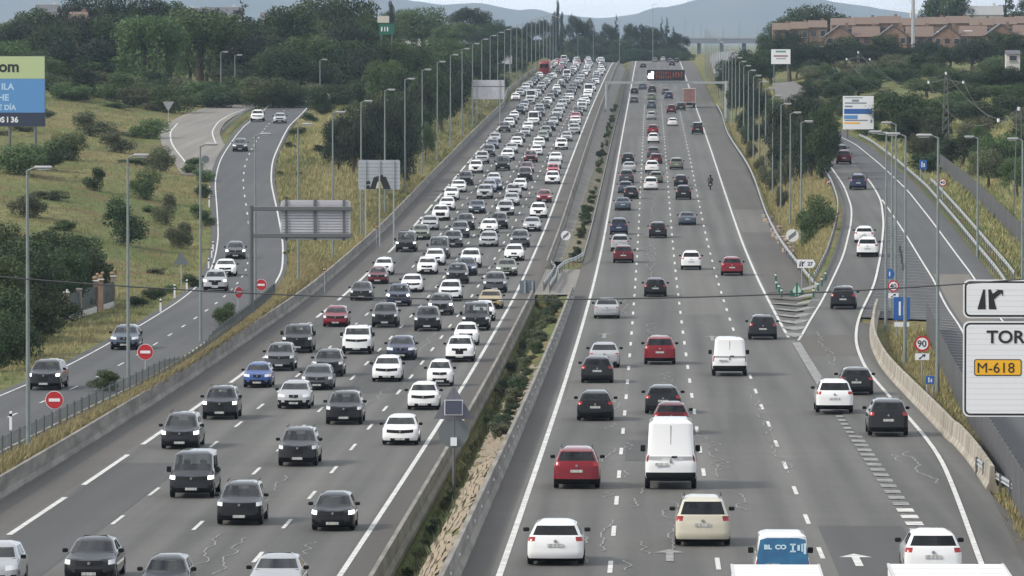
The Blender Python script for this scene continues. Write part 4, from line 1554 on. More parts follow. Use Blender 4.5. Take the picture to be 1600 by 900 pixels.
hm.build('helmet', M_PLAST, person, smooth=60, loc=(0, .11, 1.75))

# ================================================================== street lamps
lamp_pole = MB().tube((0, 0, 0), (0, 0, .5), .16, .13, 10).tube((0, 0, .5), (0, 0, 12.9), .115, .06, 10).mesh('pole', M_POLE, 40)
lamp_arm = MB().tube((0, 0, 12.85), (.35, 0, 13.0), .05, .045, 8).mesh('arm', M_POLE, 40)
hb = MB().box((.75, 0, 13.02), (.85, .36, .16), bev=.05)
lamp_head = hb.mesh('luminaire', M_HEAD, 40)
lamp_lens = MB().box((.78, 0, 12.92), (.6, .28, .05), bev=.02).mesh('lens', M_LENS)


def lamp(X, Y, Hh, side, key, desc, sort, tail, z=None, group='motorway street lamps'):
    z = tz(X, Y) if z is None else z
    root = empty('street_lamp', (X, Y, z - .1), 0 if side > 0 else math.pi)
    s = Hh / 13.0
    for n, me in (('pole', lamp_pole), ('arm', lamp_arm), ('luminaire', lamp_head)):
        o = obj(n, me, root)
        o.scale = (1, 1, s) if n == 'pole' else (1, 1, 1)
        if n != 'pole':
            o.location = (0, 0, 13 * (s - 1))
        if n == 'luminaire':
            obj('lens', lamp_lens, o)
    in_row(root, key, sort, desc, 'street lamp', group, tail)
    return root


for k in range(-1, 30):
    Y = 269 + 51.8 * k
    lamp(-29.35, Y, 13.7, 1, 'lampL', 'grey street lamp behind the left concrete barrier', Y, 'from the camera', z=float(ZL(Y)) + .25)
for k in range(0, 24):
    Y = 561 + 43.5 * k
    lamp(14.7, Y, 12.4, 1, 'lampR', 'grey street lamp behind the outbound guardrail', Y, 'from the camera', z=float(ZR(Y)) + .15)
for (px, yt, Y, X) in ((1466, 209, 309, 15.5), (1415, 207, 346, 15.4), (1385, 204, 395, 16.2), (1394, 206, 428, 18.0), (1400, 190, 462, 19.8)):
    pt = at(px, yt, Y)
    z0 = tz(pt[0], Y)
    lamp(pt[0], Y, pt[2] - z0, -1, 'lampP', 'grey street lamp beside the exit ramp', Y, 'from the camera', z=z0)
for (px, yt, Y) in ((1598, 215, 440), (1528, 212, 500)):
    pt = at(px, yt, Y)
    z0 = tz(pt[0], Y)
    lamp(pt[0], Y, pt[2] - z0, -1, 'lampO', 'grey street lamp behind the outer guardrail at far right', Y, 'from the camera', z=z0)
for (px, yt, Y) in ((345, 80, 900), (367, 85, 905), (500, 92, 900), (536, 91, 930)):
    pt = at(px, yt, Y)
    z0 = tz(pt[0], Y)
    lamp(pt[0], Y, max(5, pt[2] - z0), 1, 'lampS', 'slender street lamp in front of the upper left trees', px, 'from the left')
for (px, yt, Y) in ((968, 32, 1880), (1020, 6, 1890), (903, 52, 1860), (927, 42, 1870)):
    pt = at(px, yt, Y)
    z0 = tz(pt[0], Y)
    lamp(pt[0], Y, max(5, pt[2] - z0), 1, 'lampC', 'tall lamp mast before the skyline pines', px, 'from the left')
for i, px in enumerate((1070, 1083, 1095, 1104, 1130, 1155, 1184)):
    Y = 2250 + 60 * (i % 4)
    pt = at(px, 34 + (i * 7) % 11, Y)
    z0 = tz(pt[0], Y)
    lamp(pt[0], Y, max(5, pt[2] - z0), 1, 'lampD', 'distant street lamp against the mountain', px, 'from the left')

# ================================================================== signs


def panel(b, x, y, z, w, h, t=.05, r=.12, mi=0, n=5):
    """upright rounded panel facing -Y, centre x, z"""
    pts = []
    for cx, cz, a0 in ((w / 2 - r, h / 2 - r, 0), (-w / 2 + r, h / 2 - r, 90), (-w / 2 + r, -h / 2 + r, 180), (w / 2 - r, -h / 2 + r, 270)):
        for i in range(n + 1):
            a = R(a0 + 90 * i / n)
            pts.append((x + cx + r * math.cos(a), z + cz + r * math.sin(a)))
    b.poly(pts, y - t / 2, y + t / 2, mi)
    return b


def disc(b, x, y, z, r, t=.03, mi=0, n=28):
    b.poly([(x + r * math.cos(2 * math.pi * i / n), z + r * math.sin(2 * math.pi * i / n)) for i in range(n)], y - t / 2, y + t / 2, mi)
    return b


def sign_root(name, label, px, py, Y, cat='road sign', group=None):
    """Empty on the ground under photo pixel (px, py) at depth Y; returns root and the height of that pixel above it"""
    p = at(px, py, Y)
    z = tz(p[0], Y)
    root = empty(name, (p[0], Y, z))
    tag(root, label, cat, group)
    return root, p[2] - z


def post(root, x, h, r=.045, name='post', m=None, y=.06):
    return MB().tube((x, y, -.3), (x, y, h), r, r, 8).build(name, m or M_GALV, root, smooth=40)


# the large exit sign at the right edge, on its cantilever
Y = 182.
s = FPX / Y
p = at(1505, 437, Y)
root = empty('direction_sign', (p[0] + 3.2, Y, tz(p[0] + 3.2, Y)))
tag(root, 'large white exit sign with arrow symbol, TOR lettering and yellow M-618 plate', 'road sign')
zb = root.location.z
W_ = 3.1
xl = -3.2


def zpix(py):
    return at(1505, py, Y)[2] - zb


for (y0, y1) in ((437, 497), (502, 651)):
    zc, hh = (zpix(y0) + zpix(y1)) / 2, zpix(y0) - zpix(y1)
    xc = xl + W_ / 2
    pl = panel(MB(), xc, 0, zc, W_, hh, .06, .2).build('panel', M_WHITE, root)
    panel(MB(), xc, -.034, zc, W_ - .09, hh - .09, .012, .18).build('border', M_BLACK, pl)
    panel(MB(), xc, -.044, zc, W_ - .21, hh - .21, .012, .13).build('face', M_WHITE, pl)
    k = 0
    zz = zc - hh / 2 + .2
    while zz < zc + hh / 2 - .15:
        MB().box((xc, -.0515, zz), (W_ - .24, .003, .008)).build('slat_joint', mat('joint_grey', (.5, .5, .53), .5), pl)
        zz += .175
M_ = None
ar = MB()


def sp(px, py):
    q = at(px, py, Y)
    return (q[0] - root.location.x, q[2] - zb)


def sym(pts, m=M_BLACK, yy=-.06, name='symbol'):
    MB().poly([sp(*q) for q in pts][::-1], yy - .003, yy + .003).build(name, m, root)


sym([(1527, 483), (1536, 452), (1539, 452), (1540, 483)])
sym([(1544, 452), (1548, 452), (1551, 459), (1559, 453), (1555, 452), (1567, 453), (1567, 463), (1564, 458), (1553, 468), (1557, 483), (1545, 483)])
q = sp(1541.5, 535.5)
lettering('TOR', .56, M_BLACK, root, (q[0], -.062, q[1]), bold=.012, sx=1.05)
q0, q1 = sp(1522, 561), sp(1596, 587)
panel(MB(), (q0[0] + q1[0]) / 2, -.058, (q0[1] + q1[1]) / 2, q1[0] - q0[0], q0[1] - q1[1], .008, .07).build('plate_border', M_BLACK, root)
panel(MB(), (q0[0] + q1[0]) / 2, -.064, (q0[1] + q1[1]) / 2, q1[0] - q0[0] - .06, q0[1] - q1[1] - .06, .008, .05).build('route_plate', M_YEL, root)
q = sp(1525.5, 582)
lettering('M-618', .46, M_BLACK, root, (q[0], -.074, q[1]), bold=.0, sx=1.02)
b = MB().tube((.15, .3, -.5), (.15, .3, zpix(430)), .2, .16, 12)
b.build('column', M_GALV, root, smooth=40)
b = MB()
for py in (470, 545, 620):
    b.box((-1.5, .2, zpix(py)), (3.2, .18, .18))
b.build('beam', M_GALV, root)

# message gantry over the outbound carriageway
Yg = 1062.
g0, g1 = at(946, 129, Yg), at(1135, 129, Yg)
root = empty('message_gantry', (g1[0], Yg, float(ZR(Yg))))
tag(root, 'gantry with a black electronic message board over the outbound lanes', 'gantry')
zg = g1[2] - root.location.z
b = MB()
b.box(((g0[0] - g1[0]) / 2, 0, zg), (g1[0] - g0[0], .5, .42))
bm = b.build('beam', M_GALV, root)
MB().tube((0, 0, -.4), (0, 0, zg + .3), .42, .38, 10).build('column', M_GALV, root, smooth=40)
MB().tube((g0[0] - g1[0] + .2, 0, -2), (g0[0] - g1[0] + .2, 0, zg), .34, .3, 10).build('column', M_GALV, root, smooth=40)
a0, a1 = at(1011, 109, Yg), at(1070, 126, Yg)
xc, zc = (a0[0] + a1[0]) / 2 - g1[0], (a0[2] + a1[2]) / 2 - root.location.z
board = panel(MB(), xc, -.5, zc, a1[0] - a0[0], a0[2] - a1[2], .5, .05).build('message_board', M_BLACK, root)
M_LEDW = mat('led_white', (.9, .85, .85), .5, emis=((1, .9, .92), 1.4))
M_LEDR = mat('led_red', (.25, .05, .03), .5, emis=((.9, .16, .07), .16))
pic = MB()
x0 = xc - 2.75
pic.box((x0, -.77, zc - .15), (.95, .02, 1.0), bev=.0)
pic.box((x0 + .25, -.77, zc + .42), (.5, .02, .5))
pic.box((x0 - .35, -.77, zc - .3), (.5, .02, .55))
pic.build('pictogram', M_LEDW, board)
led = MB()
r_ = random.Random(3)
for row in (.42, -.3):
    x = xc - 1.7
    while x < xc + 1.0:
        w = r_.uniform(.12, .26)
        led.box((x, -.77, zc + row), (w * .4, .02, .45))
        led.box((x + w * .45, -.77, zc + row + .2 * r_.choice((-1, 0, 1))), (w * .7, .02, .09))
        x += .42
for k in range(4):
    led.box((xc + 1.35 + k * .5, -.77, zc + .1), (.08, .02, 1.0))
    led.box((xc + 1.5 + k * .5, -.77, zc + .1 + .3 * (k % 2)), (.2, .02, .09))
led.build('led_text', M_LEDR, board)

# cantilever direction sign seen from behind, left of the oncoming carriageway
Yc = 408.
root, hh = sign_root('cantilever_sign', 'back of a large direction sign hanging from a grey cantilever post', 392, 440, Yc)
pz = lambda px, py: (at(px, py, Yc)[0] - root.location.x, at(px, py, Yc)[2] - root.location.z)
x0, z0 = pz(438, 375)
x1, z1 = pz(547, 313)
pn = panel(MB(), (x0 + x1) / 2, .35, (z0 + z1) / 2, x1 - x0, z1 - z0, .06, .25).build('panel', M_BACK, root)
zt = pz(438, 325)[1]
MB().box(((x0 + x1) / 2, .305, (zt + z1) / 2 + .05), (x1 - x0 - .3, .012, z1 - zt - .3)).build('top_plate', mat('sign_back_mauve', (.42, .40, .44), .5), pn)
for k in range(8):
    zz = pz(438, 333 + k * 4.3)[1]
    MB().box(((x0 + x1) / 2, .31, zz), (x1 - x0 - .15, .02, .035)).build('slat_joint', M_GREYM, pn)
for px in (447, 492, 537):
    xx = pz(px, 340)[0]
    MB().box((xx, .26, (z0 + z1) / 2), (.16 if px != 492 else .22, .1, z1 - z0 + .1)).build('upright', M_GREYM, root)
for py in (326, 368):
    zz = pz(400, py)[1]
    MB().box((pz(472, py)[0], .12, zz), (pz(550, py)[0] - pz(393, py)[0], .26, .3), bev=.03).build('beam', M_GREYM, root)
MB().tube((0, .1, -.5), (0, .1, pz(400, 321)[1]), .2, .17, 12).build('column', M_GREYM, root, smooth=40)


def back_sign(name, label, px0, py0, px1, py1, Y, m, posts, joints=0, graf=False, top=None):
    root, _ = sign_root(name, label, (px0 + px1) / 2, py1, Y)
    f = lambda px, py: (at(px, py, Y)[0] - root.location.x, at(px, py, Y)[2] - root.location.z)
    (x0, z1), (x1, z0) = f(px0, py0), f(px1, py1)
    pn = panel(MB(), (x0 + x1) / 2, 0, (z0 + z1) / 2, x1 - x0, z1 - z0, .06, .15).build('panel', m, root)
    for px in posts:
        MB().box((f(px, py0)[0], -.08, (z1 - .5) / 2), (.14, .1, z1 + .4)).build('post', M_GALV, root)
    for k in range(joints):
        zz = z0 + (z1 - z0) * (k + 1) / (joints + 1)
        MB().box(((x0 + x1) / 2, -.033, zz), (x1 - x0 - .1, .008, .03)).build('slat_joint', M_GREYM, pn)
    if top:
        zz = f(px0, top)[1]
        MB().box(((x0 + x1) / 2, -.04, zz), (x1 - x0, .05, .12)).build('rail', M_GREYM, pn)
    if graf:
        M_G = mat('graffiti_pale', (.55, .55, .5), .6, c2=(.45, .42, .2), nscale=1.5)
        g = MB()
        g.poly([f(*q) for q in ((578, 295.5), (584, 277), (598, 273), (604, 295.5))][::-1], -.05, -.045)
        g.poly([f(*q) for q in ((598, 276), (603, 276), (611, 295.5), (604, 295.5))][::-1], -.05, -.045)
        g.poly([f(*q) for q in ((571, 284), (577, 282), (579, 287), (570, 289))][::-1], -.05, -.045)
        g.poly([f(*q) for q in ((569, 291), (577, 289), (579, 295), (570, 295.5))][::-1], -.05, -.045)
        g.build('graffiti', M_BLACK, pn)
        g = MB()
        g.poly([f(*q) for q in ((587, 294.5), (590, 284), (595, 283), (599, 294.5))][::-1], -.058, -.053)
        g.build('graffiti', M_G, pn)
    return root


back_sign('sign_board', 'grey-white back of a sign board with black graffiti on the grass verge', 560, 250, 625, 296, 560, mat('board_grey', (.36, .39, .42), .6, c2=(.33, .36, .39), nscale=2), (571, 593, 615), 7, True)
back_sign('sign_board', 'white back of a large sign board beside the curve in the left barrier', 737, 125, 788, 155, 960, M_BACK, (745, 781), 0, top=135)
back_sign('sign_board', 'far grey gantry sign board among lamp poles left of the oncoming cars', 752, 87, 800, 100, 1330, M_BACK, (756, 796), 0)
back_sign('sign_board', 'plain blue-grey back of a sign in the paved median gap', 812, 438, 836, 463, 472, mat('board_bluegrey', (.12, .15, .18), .6), (820, 832))


def round_sign(name, label, px, py, rpx, Y, kind, plate=None, rz=0., text=None):
    root, h = sign_root(name, label, px, py, Y)
    r = rpx * Y / FPX
    root.rotation_euler = (0, 0, rz)
    post(root, 0, h + r * .6, .04)
    if kind == 'no_entry':
        d = disc(MB(), 0, 0, h, r).build('disc', M_RED, root)
        disc(MB(), 0, .006, h, r + .025, .02).build('rim', M_WHITE, d)
        MB().box((0, -.022, h), (r * 1.3, .01, r * .36)).build('white_bar', M_WHITE, d)
    elif kind == 'limit':
        d = disc(MB(), 0, 0, h, r).build('disc', M_RED, root)
        disc(MB(), 0, -.018, h, r * .74, .008).build('face', M_WHITE, d)
        if text:
            lettering(text, r * 1.15, M_BLACK, d, (-r * .62, -.026, h - r * .38), bold=.01)
    elif kind == 'end':
        d = disc(MB(), 0, 0, h, r).build('disc', M_WHITE, root)
        for k in range(3):
            o = MB().box((0, 0, 0), (r * 1.5, .008, r * .11)).build('stripe', M_BLACK, d, loc=(0, -.022, h + (k - 1) * r * .24))
            o.rotation_euler = (0, R(-38), 0)
    elif kind == 'back':
        d = disc(MB(), 0, 0, h, r).build('disc', M_GREYB, root)
    elif kind == 'blue':
        d = disc(MB(), 0, 0, h, r).build('disc', M_BLUE, root)
        MB().box((0, -.02, h), (r * .2, .008, r * .9)).build('arrow', M_WHITE, d)
    if plate == 'arrow':
        zz = h - r - .28
        q = MB().box((0, 0, zz), (r * 1.75, .03, .36)).build('plate', M_WHITE, root)
        a = MB().poly([(-.2, zz - .12), (-.14, zz - .15), (.06, zz + .04), (.12, zz - .03), (.2, zz + .14), (-.02, zz + .12), (.02, zz + .06), (-.2, zz - .1)], -.026, -.02)
        a.build('arrow', M_BLACK, q)
    return root


round_sign('no_entry_sign', 'red no-entry sign nearest the camera on the left fence line', 85, 625, 13.5, 292, 'no_entry')
round_sign('no_entry_sign', 'red no-entry sign beside the second left lamp post', 227, 550, 12, 336, 'no_entry')
round_sign('no_entry_sign', 'small red no-entry sign just right of the cantilever post', 408, 445, 8.5, 430, 'no_entry')
round_sign('no_entry_sign', 'red no-entry sign turned half sideways left of the cantilever post', 373, 457, 9, 420, 'no_entry', rz=R(52))
round_sign('no_entry_sign', 'tiny red no-entry sign between two lamps under the upper left trees', 357, 141, 8, 890, 'no_entry')
round_sign('round_sign', 'grey back of a round sign beside the side road junction', 321, 249, 6, 640, 'back')
round_sign('round_sign', 'small pale round sign at the upper end of the service road', 510, 151, 5, 850, 'end')
round_sign('end_limit_sign', 'white end-of-restriction sign with black diagonal stripes in the median', 884, 368, 7.5, 560, 'end')
round_sign('end_limit_sign', 'white end-of-restriction sign with black diagonal stripes beside the gore guardrail', 1238, 368, 10, 552, 'end')
round_sign('speed_limit_sign', 'red-rimmed round 90 sign with an arrow plate behind the pale barrier', 1441, 537, 12.5, 318, 'limit', 'arrow', text='90')
round_sign('speed_limit_sign', 'small red-rimmed limit sign left of the exit ramp', 1296, 287, 6, 640, 'limit', text='40')
round_sign('speed_limit_sign', 'small red-rimmed limit sign right of the frontage road guardrail', 1473, 285, 6.2, 600, 'limit', text='40')
round_sign('mandatory_sign', 'blue round sign above the red-rimmed one at the ramp barrier start', 1390, 428, 8, 424, 'blue')
round_sign('speed_limit_sign', 'red-rimmed round sign under the blue one at the ramp barrier start', 1396, 447, 9, 418, 'limit', 'arrow', text='40')


def blue_panel(label, px0, py0, px1, py1, Y, mark=True):
    root, h = sign_root('blue_sign', label, (px0 + px1) / 2, (py0 + py1) / 2, Y)
    w, hh = (px1 - px0) * Y / FPX, (py1 - py0) * Y / FPX
    post(root, -w * .3, h + hh * .4)
    post(root, w * .3, h + hh * .4)
    pn = panel(MB(), 0, 0, h, w, hh, .04, .05).build('panel', M_BLUE, root)
    if mark:
        MB().box((-w * .12, -.025, h), (w * .12, .008, hh * .6)).build('mark', M_WHITE, pn)
        MB().box((w * .16, -.025, h - hh * .08), (w * .14, .008, hh * .4)).build('mark', M_WHITE, pn)
    return root


blue_panel('blue information sign in the grass beyond the frontage road guardrail', 1436, 250, 1448, 264, 640)
blue_panel('small blue square sign low behind the pale barrier', 1446, 587, 1460, 600, 292)
o = blue_panel('large blue panel sign with a white plate behind the ramp barrier', 1396, 464, 1422, 500, 386)
h = at(1409, 507, 386)[2] - o.location.z
MB().box((0, -.0, h), (1.0, .04, .3)).build('plate', M_WHITE, o)

# exit number arrow sign on the gore
root, h = sign_root('exit_sign', 'white arrow-shaped exit sign numbered 27 standing on the gore', 1260, 412, 472)
w = 29 * 472 / FPX
hh = 13 * 472 / FPX
post(root, -w * .25, h)
post(root, w * .2, h)
pn = MB().poly([(-w / 2, h - hh / 2), (w * .36, h - hh / 2), (w / 2, h), (w * .36, h + hh / 2), (-w / 2, h + hh / 2)], -.02, .02).build('panel', M_WHITE, root)
lettering('27', .42, M_BLACK, pn, (w * .06, -.028, h - .15), bold=.012)
MB().poly([(-w * .4, h - .22), (-w * .34, h + .2), (-w * .31, h + .2), (-w * .3, h - .22)], -.03, -.022).build('symbol', M_BLACK, pn)
MB().poly([(-w * .25, h - .22), (-w * .27, h + .2), (-w * .22, h + .2), (-w * .2, h + .1), (-w * .06, h + .22), (-w * .1, h + .1), (-w * .19, h - .02), (-w * .16, h - .22)], -.03, -.022).build('symbol', M_BLACK, pn)

# green nose marker of the gore and its delineators
root, h = sign_root('gore_marker', 'green gore nose marker with white chevron in front of the guardrail tip', 1245, 470, 456)
k = 456 / FPX
b = MB().poly([(-11 * k, 0), (11 * k, 0), (11 * k, 11 * k), (5 * k, 14 * k), (0, 25 * k), (-5 * k, 14 * k), (-11 * k, 11 * k)], -.25, .25)
nb = b.build('nose', M_GREEN, root)
for sx in (-1, 1):
    MB().poly([(sx * .08, 3 * k), (sx * 7 * k, 11 * k), (sx * .08, 20 * k)], -.262, -.252).build('chevron', mat('pale_green', (.45, .6, .52), .5), nb)
for i, (px, py) in enumerate(((1212, 440), (1213, 452), (1221, 465), (1217, 458), (1290, 438), (1284, 447), (1278, 455), (1271, 465))):
    pt = on(ZR, px, py) if px < 1245 else on(ZP, px, py)
    rt = empty('delineator', (pt[0], pt[1], pt[2] + .02))
    MB().tube((0, 0, 0), (0, 0, .75), .09, .07, 10).build('body', M_GREEN, rt, smooth=40)
    MB().tube((0, 0, .5), (0, 0, .62), .085, .083, 10).build('band', M_WHITE, rt)
    in_row(rt, 'delin', px, 'short green delineator post around the gore nose', 'delineator', 'gore delineators', 'from the left')
for i, (px, py) in enumerate(((1406, 395), (1408, 403), (1409, 412), (1411, 423))):
    pt = on(ZP, px, py)
    rt = empty('delineator', (pt[0], pt[1], pt[2] + .03))
    MB().tube((0, 0, 0), (0, 0, .6), .1, .08, 10).build('body', M_DARK, rt, smooth=40)
    MB().tube((0, 0, .35), (0, 0, .45), .096, .094, 10).build('band', M_GREEN, rt)
    in_row(rt, 'delin2', py, 'dark delineator post on the hatched island', 'delineator', 'island delineators', 'from the top')

# solar powered warning sign in the median, from behind
Ys = 250.
root, h = sign_root('warning_sign', 'back of a triangular and round warning sign with a solar panel in the median', 709, 690, Ys, group=None)
k = Ys / FPX
f = lambda py: at(709, py, Ys)[2] - root.location.z
post(root, 0, f(606), .07, m=M_GREYM)
MB().poly([(-32 * k, f(655)), (32 * k, f(655)), (2 * k, f(605)), (-2 * k, f(605))], .0, .04).build('triangle', mat('sign_back_violet', (.14, .14, .175), .5), root)
disc(MB(), 0, .03, f(676), 24 * k, .03).build('disc', M_GREYB, root)
o = MB().box((0, 0, 0), (26 * k, .05, 22 * k)).build('solar_panel', mat('solar_cell', (.03, .035, .06), .25), root, loc=(0, -.25, f(636)))
o.rotation_euler = (R(-20), 0, 0)
MB().box((0, .03, 0), (29 * k, .04, 25 * k)).build('frame', M_BACK, o)
MB().box((0, -.06, f(690)), (10 * k, .08, 13 * k)).build('battery_box', M_WHITE, root)

# triangular signs from behind beside the service road
for lab, px, py, Y, r, inv in (('grey back of a triangular warning sign in the grass left of the service road', 283, 405, 452, 12, 1), ('pale back of a give-way sign beside the side road', 263, 165, 770, 9, -1)):
    root, h = sign_root('triangular_sign', lab, px, py, Y)
    k = Y / FPX
    post(root, 0, h + .3)
    MB().poly([(-r * k, h - inv * r * .7 * k), (r * k, h - inv * r * .7 * k), (0, h + inv * r * k)], -.02, .02).build('triangle', M_GREYB if inv > 0 else mat('dull_sign_back', (.24, .25, .26), .6), root)

# roadside billboards
Yb = 640.
root, _ = sign_root('billboard', 'large advertising billboard with green, blue and dark bands at the left edge', 20, 200, Yb, 'billboard')
f = lambda px, py: (at(px, py, Yb)[0] - root.location.x, at(px, py, Yb)[2] - root.location.z)
bands = [((88, 123), mat('ad_green', (.42, .50, .27), .5), 'green_band'), ((123, 176), mat('ad_blue', (.09, .25, .52), .5), 'blue_band'), ((176, 197), mat('ad_navy', (.02, .028, .06), .5), 'navy_band')]
(xa, _z), (xb, zlow) = f(-60, 197), f(70, 197)
zhi = f(70, 88)[1]
MB().box(((xa + xb) / 2, .12, (zlow + zhi) / 2), (xb - xa + .1, .2, zhi - zlow + .1)).build('frame', M_GREYM, root)
for (ya, yb_), m, n in bands:
    z1, z0 = f(0, ya)[1], f(0, yb_)[1]
    MB().box(((xa + xb) / 2, -.01, (z0 + z1) / 2), (xb - xa, .04, z1 - z0 - .02)).build(n, m, root)
M_ADT = mat('ad_text_pale', (.42, .60, .78), .5)
for txt, px, py, sz, m, bo in (('om', -2, 112, 1.75, M_BLACK, .05), ('ILA', 2, 140, 1.0, M_ADT, .03), ('HE', -3, 157, 1.0, M_ADT, .03), ('5€ DÍA', -9, 171.5, .78, M_ADT, .03), ('OS I 36', -8, 191, .85, M_WHITE, .03)):
    x, z = f(px, py)
    lettering(txt, sz, m, root, (x, -.045, z), bold=bo)
for px in (-40, 15, 55):
    MB().tube((f(px, 197)[0], .2, -.5), (f(px, 197)[0], .2, zlow), .16, n=8).build('post', M_GREYM, root)


def board(label, px0, py0, px1, py1, Y, rows, base):
    root, _ = sign_root('billboard', label, (px0 + px1) / 2, py1, Y, 'billboard')
    f = lambda px, py: (at(px, py, Y)[0] - root.location.x, at(px, py, Y)[2] - root.location.z)
    (x0, z1), (x1, z0) = f(px0, py0), f(px1, py1)
    pn = MB().box(((x0 + x1) / 2, 0, (z0 + z1) / 2), (x1 - x0, .12, z1 - z0)).build('panel', base, root)
    for (a, c_, d, e, m) in rows:
        (xa, za), (xb, zb_) = f(a, c_), f(d, e)
        MB().box(((xa + xb) / 2, -.07, (za + zb_) / 2), (xb - xa, .01, za - zb_)).build('print', m, pn)
    for t in (.15, .85):
        MB().tube((x0 + (x1 - x0) * t, .1, -.5), (x0 + (x1 - x0) * t, .1, z0), .12, n=8).build('post', M_GREYM, root)
    return root


M_PG = mat('print_grey', (.2, .22, .26), .6)
board('large white and blue direction board above the bend of the exit ramp', 1317, 150, 1365, 202, 800,
      [(1319, 170, 1363, 178, M_BLUE), (1319, 180, 1340, 186, mat('print_blue', (.1, .25, .5), .5)), (1331, 155.5, 1342, 159, M_PG), (1320, 160, 1354, 162, M_PG), (1320, 165, 1332, 167.5, M_PG),
       (1320, 187, 1356, 189, M_PG), (1319, 191, 1344, 193.5, M_YEL), (1320, 152, 1348, 153.5, M_PG), (1360, 187, 1363, 192, M_PG)], M_WHITE)
board('white billboard with grey and red print above the outbound trees', 1205, 77, 1235, 100, 1075,
      [(1212, 79, 1228, 82, mat('print_teal', (.15, .3, .25), .5)), (1209, 86, 1231, 89, mat('print_redgrey', (.32, .2, .2), .5)), (1213, 91, 1228, 92.5, M_PG)], M_WHITE)
root = board('green roadside sign tower with white glyphs beside the upper left trees', 592, 37, 616, 54, 980,
             [(595.5, 42, 597.5, 49, M_WHITE), (600.5, 42, 602, 49, M_WHITE), (604.5, 42, 606.5, 49, M_WHITE)], M_GREEN)
f = lambda px, py: (at(px, py, 980)[0] - root.location.x, at(px, py, 980)[2] - root.location.z)
MB().box(((f(590, 30)[0] + f(608, 30)[0]) / 2, 0, (f(0, 25)[1] + f(0, 35.5)[1]) / 2), (18 * 980 / FPX, .3, 10.5 * 980 / FPX)).build('top_box', mat('cream_box', (.5, .48, .42), .6), root)

# kilometre plates on the verge
for i, (px, py, Y) in enumerate(((386, 505, 404), (507, 420, 470), (588, 354, 560))):
    root, h = sign_root('marker_plate', 'small square marker plate in the dry grass by the barrier', px, py, Y)
    post(root, 0, h + .1, .03)
    pn = MB().box((0, -.03, h), (.36, .02, .36)).build('plate', M_DARK, root)
    MB().box((-.06, -.045, h), (.07, .008, .2)).build('digit', M_YEL, pn)
    MB().box((.07, -.045, h), (.07, .008, .2)).build('digit', M_YEL, pn)
    in_row(root, 'kmplate', Y, 'small dark marker plate in the dry grass by the left barrier', 'marker', 'verge marker plates', 'from the camera')
# white roadside posts along the service road
for i, (px, py) in enumerate(((251, 487), (273, 463), (292, 455), (331, 403), (333, 393), (327, 322), (328, 305), (326, 420), (17, 660))):
    pt = on(ZS, px, py) if px > 20 else on(ZS, 17, 672)
    rt = empty('roadside_post', (pt[0], pt[1], tz(pt[0], pt[1]) - .05))
    MB().box((0, 0, .55), (.13, .1, 1.1), bev=.03).build('post', M_WHITE, rt)
    MB().box((0, 0, .92), (.135, .105, .14)).build('band', M_BLACK, rt)
    in_row(rt, 'rpost', pt[1], 'white roadside post along the service road', 'post', 'white roadside posts', 'from the camera')


# ================================================================== fences
def fence(name, label, pts, h, step, m_post, m_mesh, solid=False, group='verge fences', bar=.5):
    P = np.array(pts, float)
    s = np.concatenate([[0], np.cumsum(np.linalg.norm(np.diff(P[:, :2], axis=0), axis=1))])
    root = empty(name, P[0])
    tag(root, label, 'fence', group)
    n = max(2, int(s[-1] / step))
    S = np.linspace(0, s[-1], n + 1)
    Q = np.stack([np.interp(S, s, P[:, k]) for k in range(3)], 1)
    me = MB().tube((0, 0, -.3), (0, 0, h + .08), .045, n=6).mesh('post', m_post)
    for q in Q:
        obj('post', me, root, [float(v) for v in q - P[0]])
    for i in range(n):
        a, b_ = Q[i] - P[0], Q[i + 1] - P[0]
        w = MB()
        if solid:
            d = b_ - a
            nrm = np.array([-d[1], d[0], 0]) / (np.linalg.norm(d[:2]) + 1e-9) * .015
            up = np.array([0, 0, h])
            v = [a + nrm, b_ + nrm, b_ + nrm + up, a + nrm + up, a - nrm, b_ - nrm, b_ - nrm + up, a - nrm + up]
            w.add(v, [(0, 1, 2, 3), (7, 6, 5, 4), (0, 3, 7, 4), (1, 5, 6, 2), (3, 2, 6, 7)])
            w.build('fence_panel', m_mesh, root)
        else:
            nb = max(2, int(np.linalg.norm(b_ - a) / bar))
            for t in range(1, nb):
                c_ = a + (b_ - a) * t / nb
                w.add([c_ + (-.011, -.006, .05), c_ + (.011, .006, .05), c_ + (.011, .006, h), c_ + (-.011, -.006, h)], [(0, 1, 2, 3)])
            for zz in (.08, h * .5, h - .03):
                w.tube(a + (0, 0, zz), b_ + (0, 0, zz), .018, n=4, caps=False)
            o = w.build('wire_panel', m_mesh, root)
    return root


M_WIRE = mat('fence_wire', (.10, .11, .105), .6, metal=.3)
M_FPAN = mat('dark_fence_panel', (.055, .058, .065), .7, c2=(.085, .085, .09), nscale=1.5, coords='World', stretch=(1, 1, .2))
fx = lambda y: S_C(np.array([float(y)])).item() + S_HW + .75
fence('wire_fence', 'low dark wire fence between the service road and the dry grass verge', [(fx(y), y, tz(fx(y), y)) for y in np.arange(210, 446, 6)], 1.15, 3., M_WIRE, M_WIRE, bar=.42)
fx2 = lambda y: O_B(np.array([float(y)])).item() - 2.4
fence('panel_fence', 'dark solid fence between the exit ramp barrier and the frontage road', [(fx2(y), y, tz(fx2(y), y)) for y in np.arange(190, 400, 6)], 1.9, 3., M_GREYM, M_FPAN, True)
fx3 = lambda y: O_A(np.array([float(y)])).item() + 6.5
fence('panel_fence', 'dark fence on the bank right of the frontage road', [(fx3(y), y, tz(fx3(y), y)) for y in np.arange(395, 690, 8)], 1.9, 4., M_GREYM, M_FPAN, True)
pts = [on(ZS, px, 164) for px in range(388, 478, 6)]
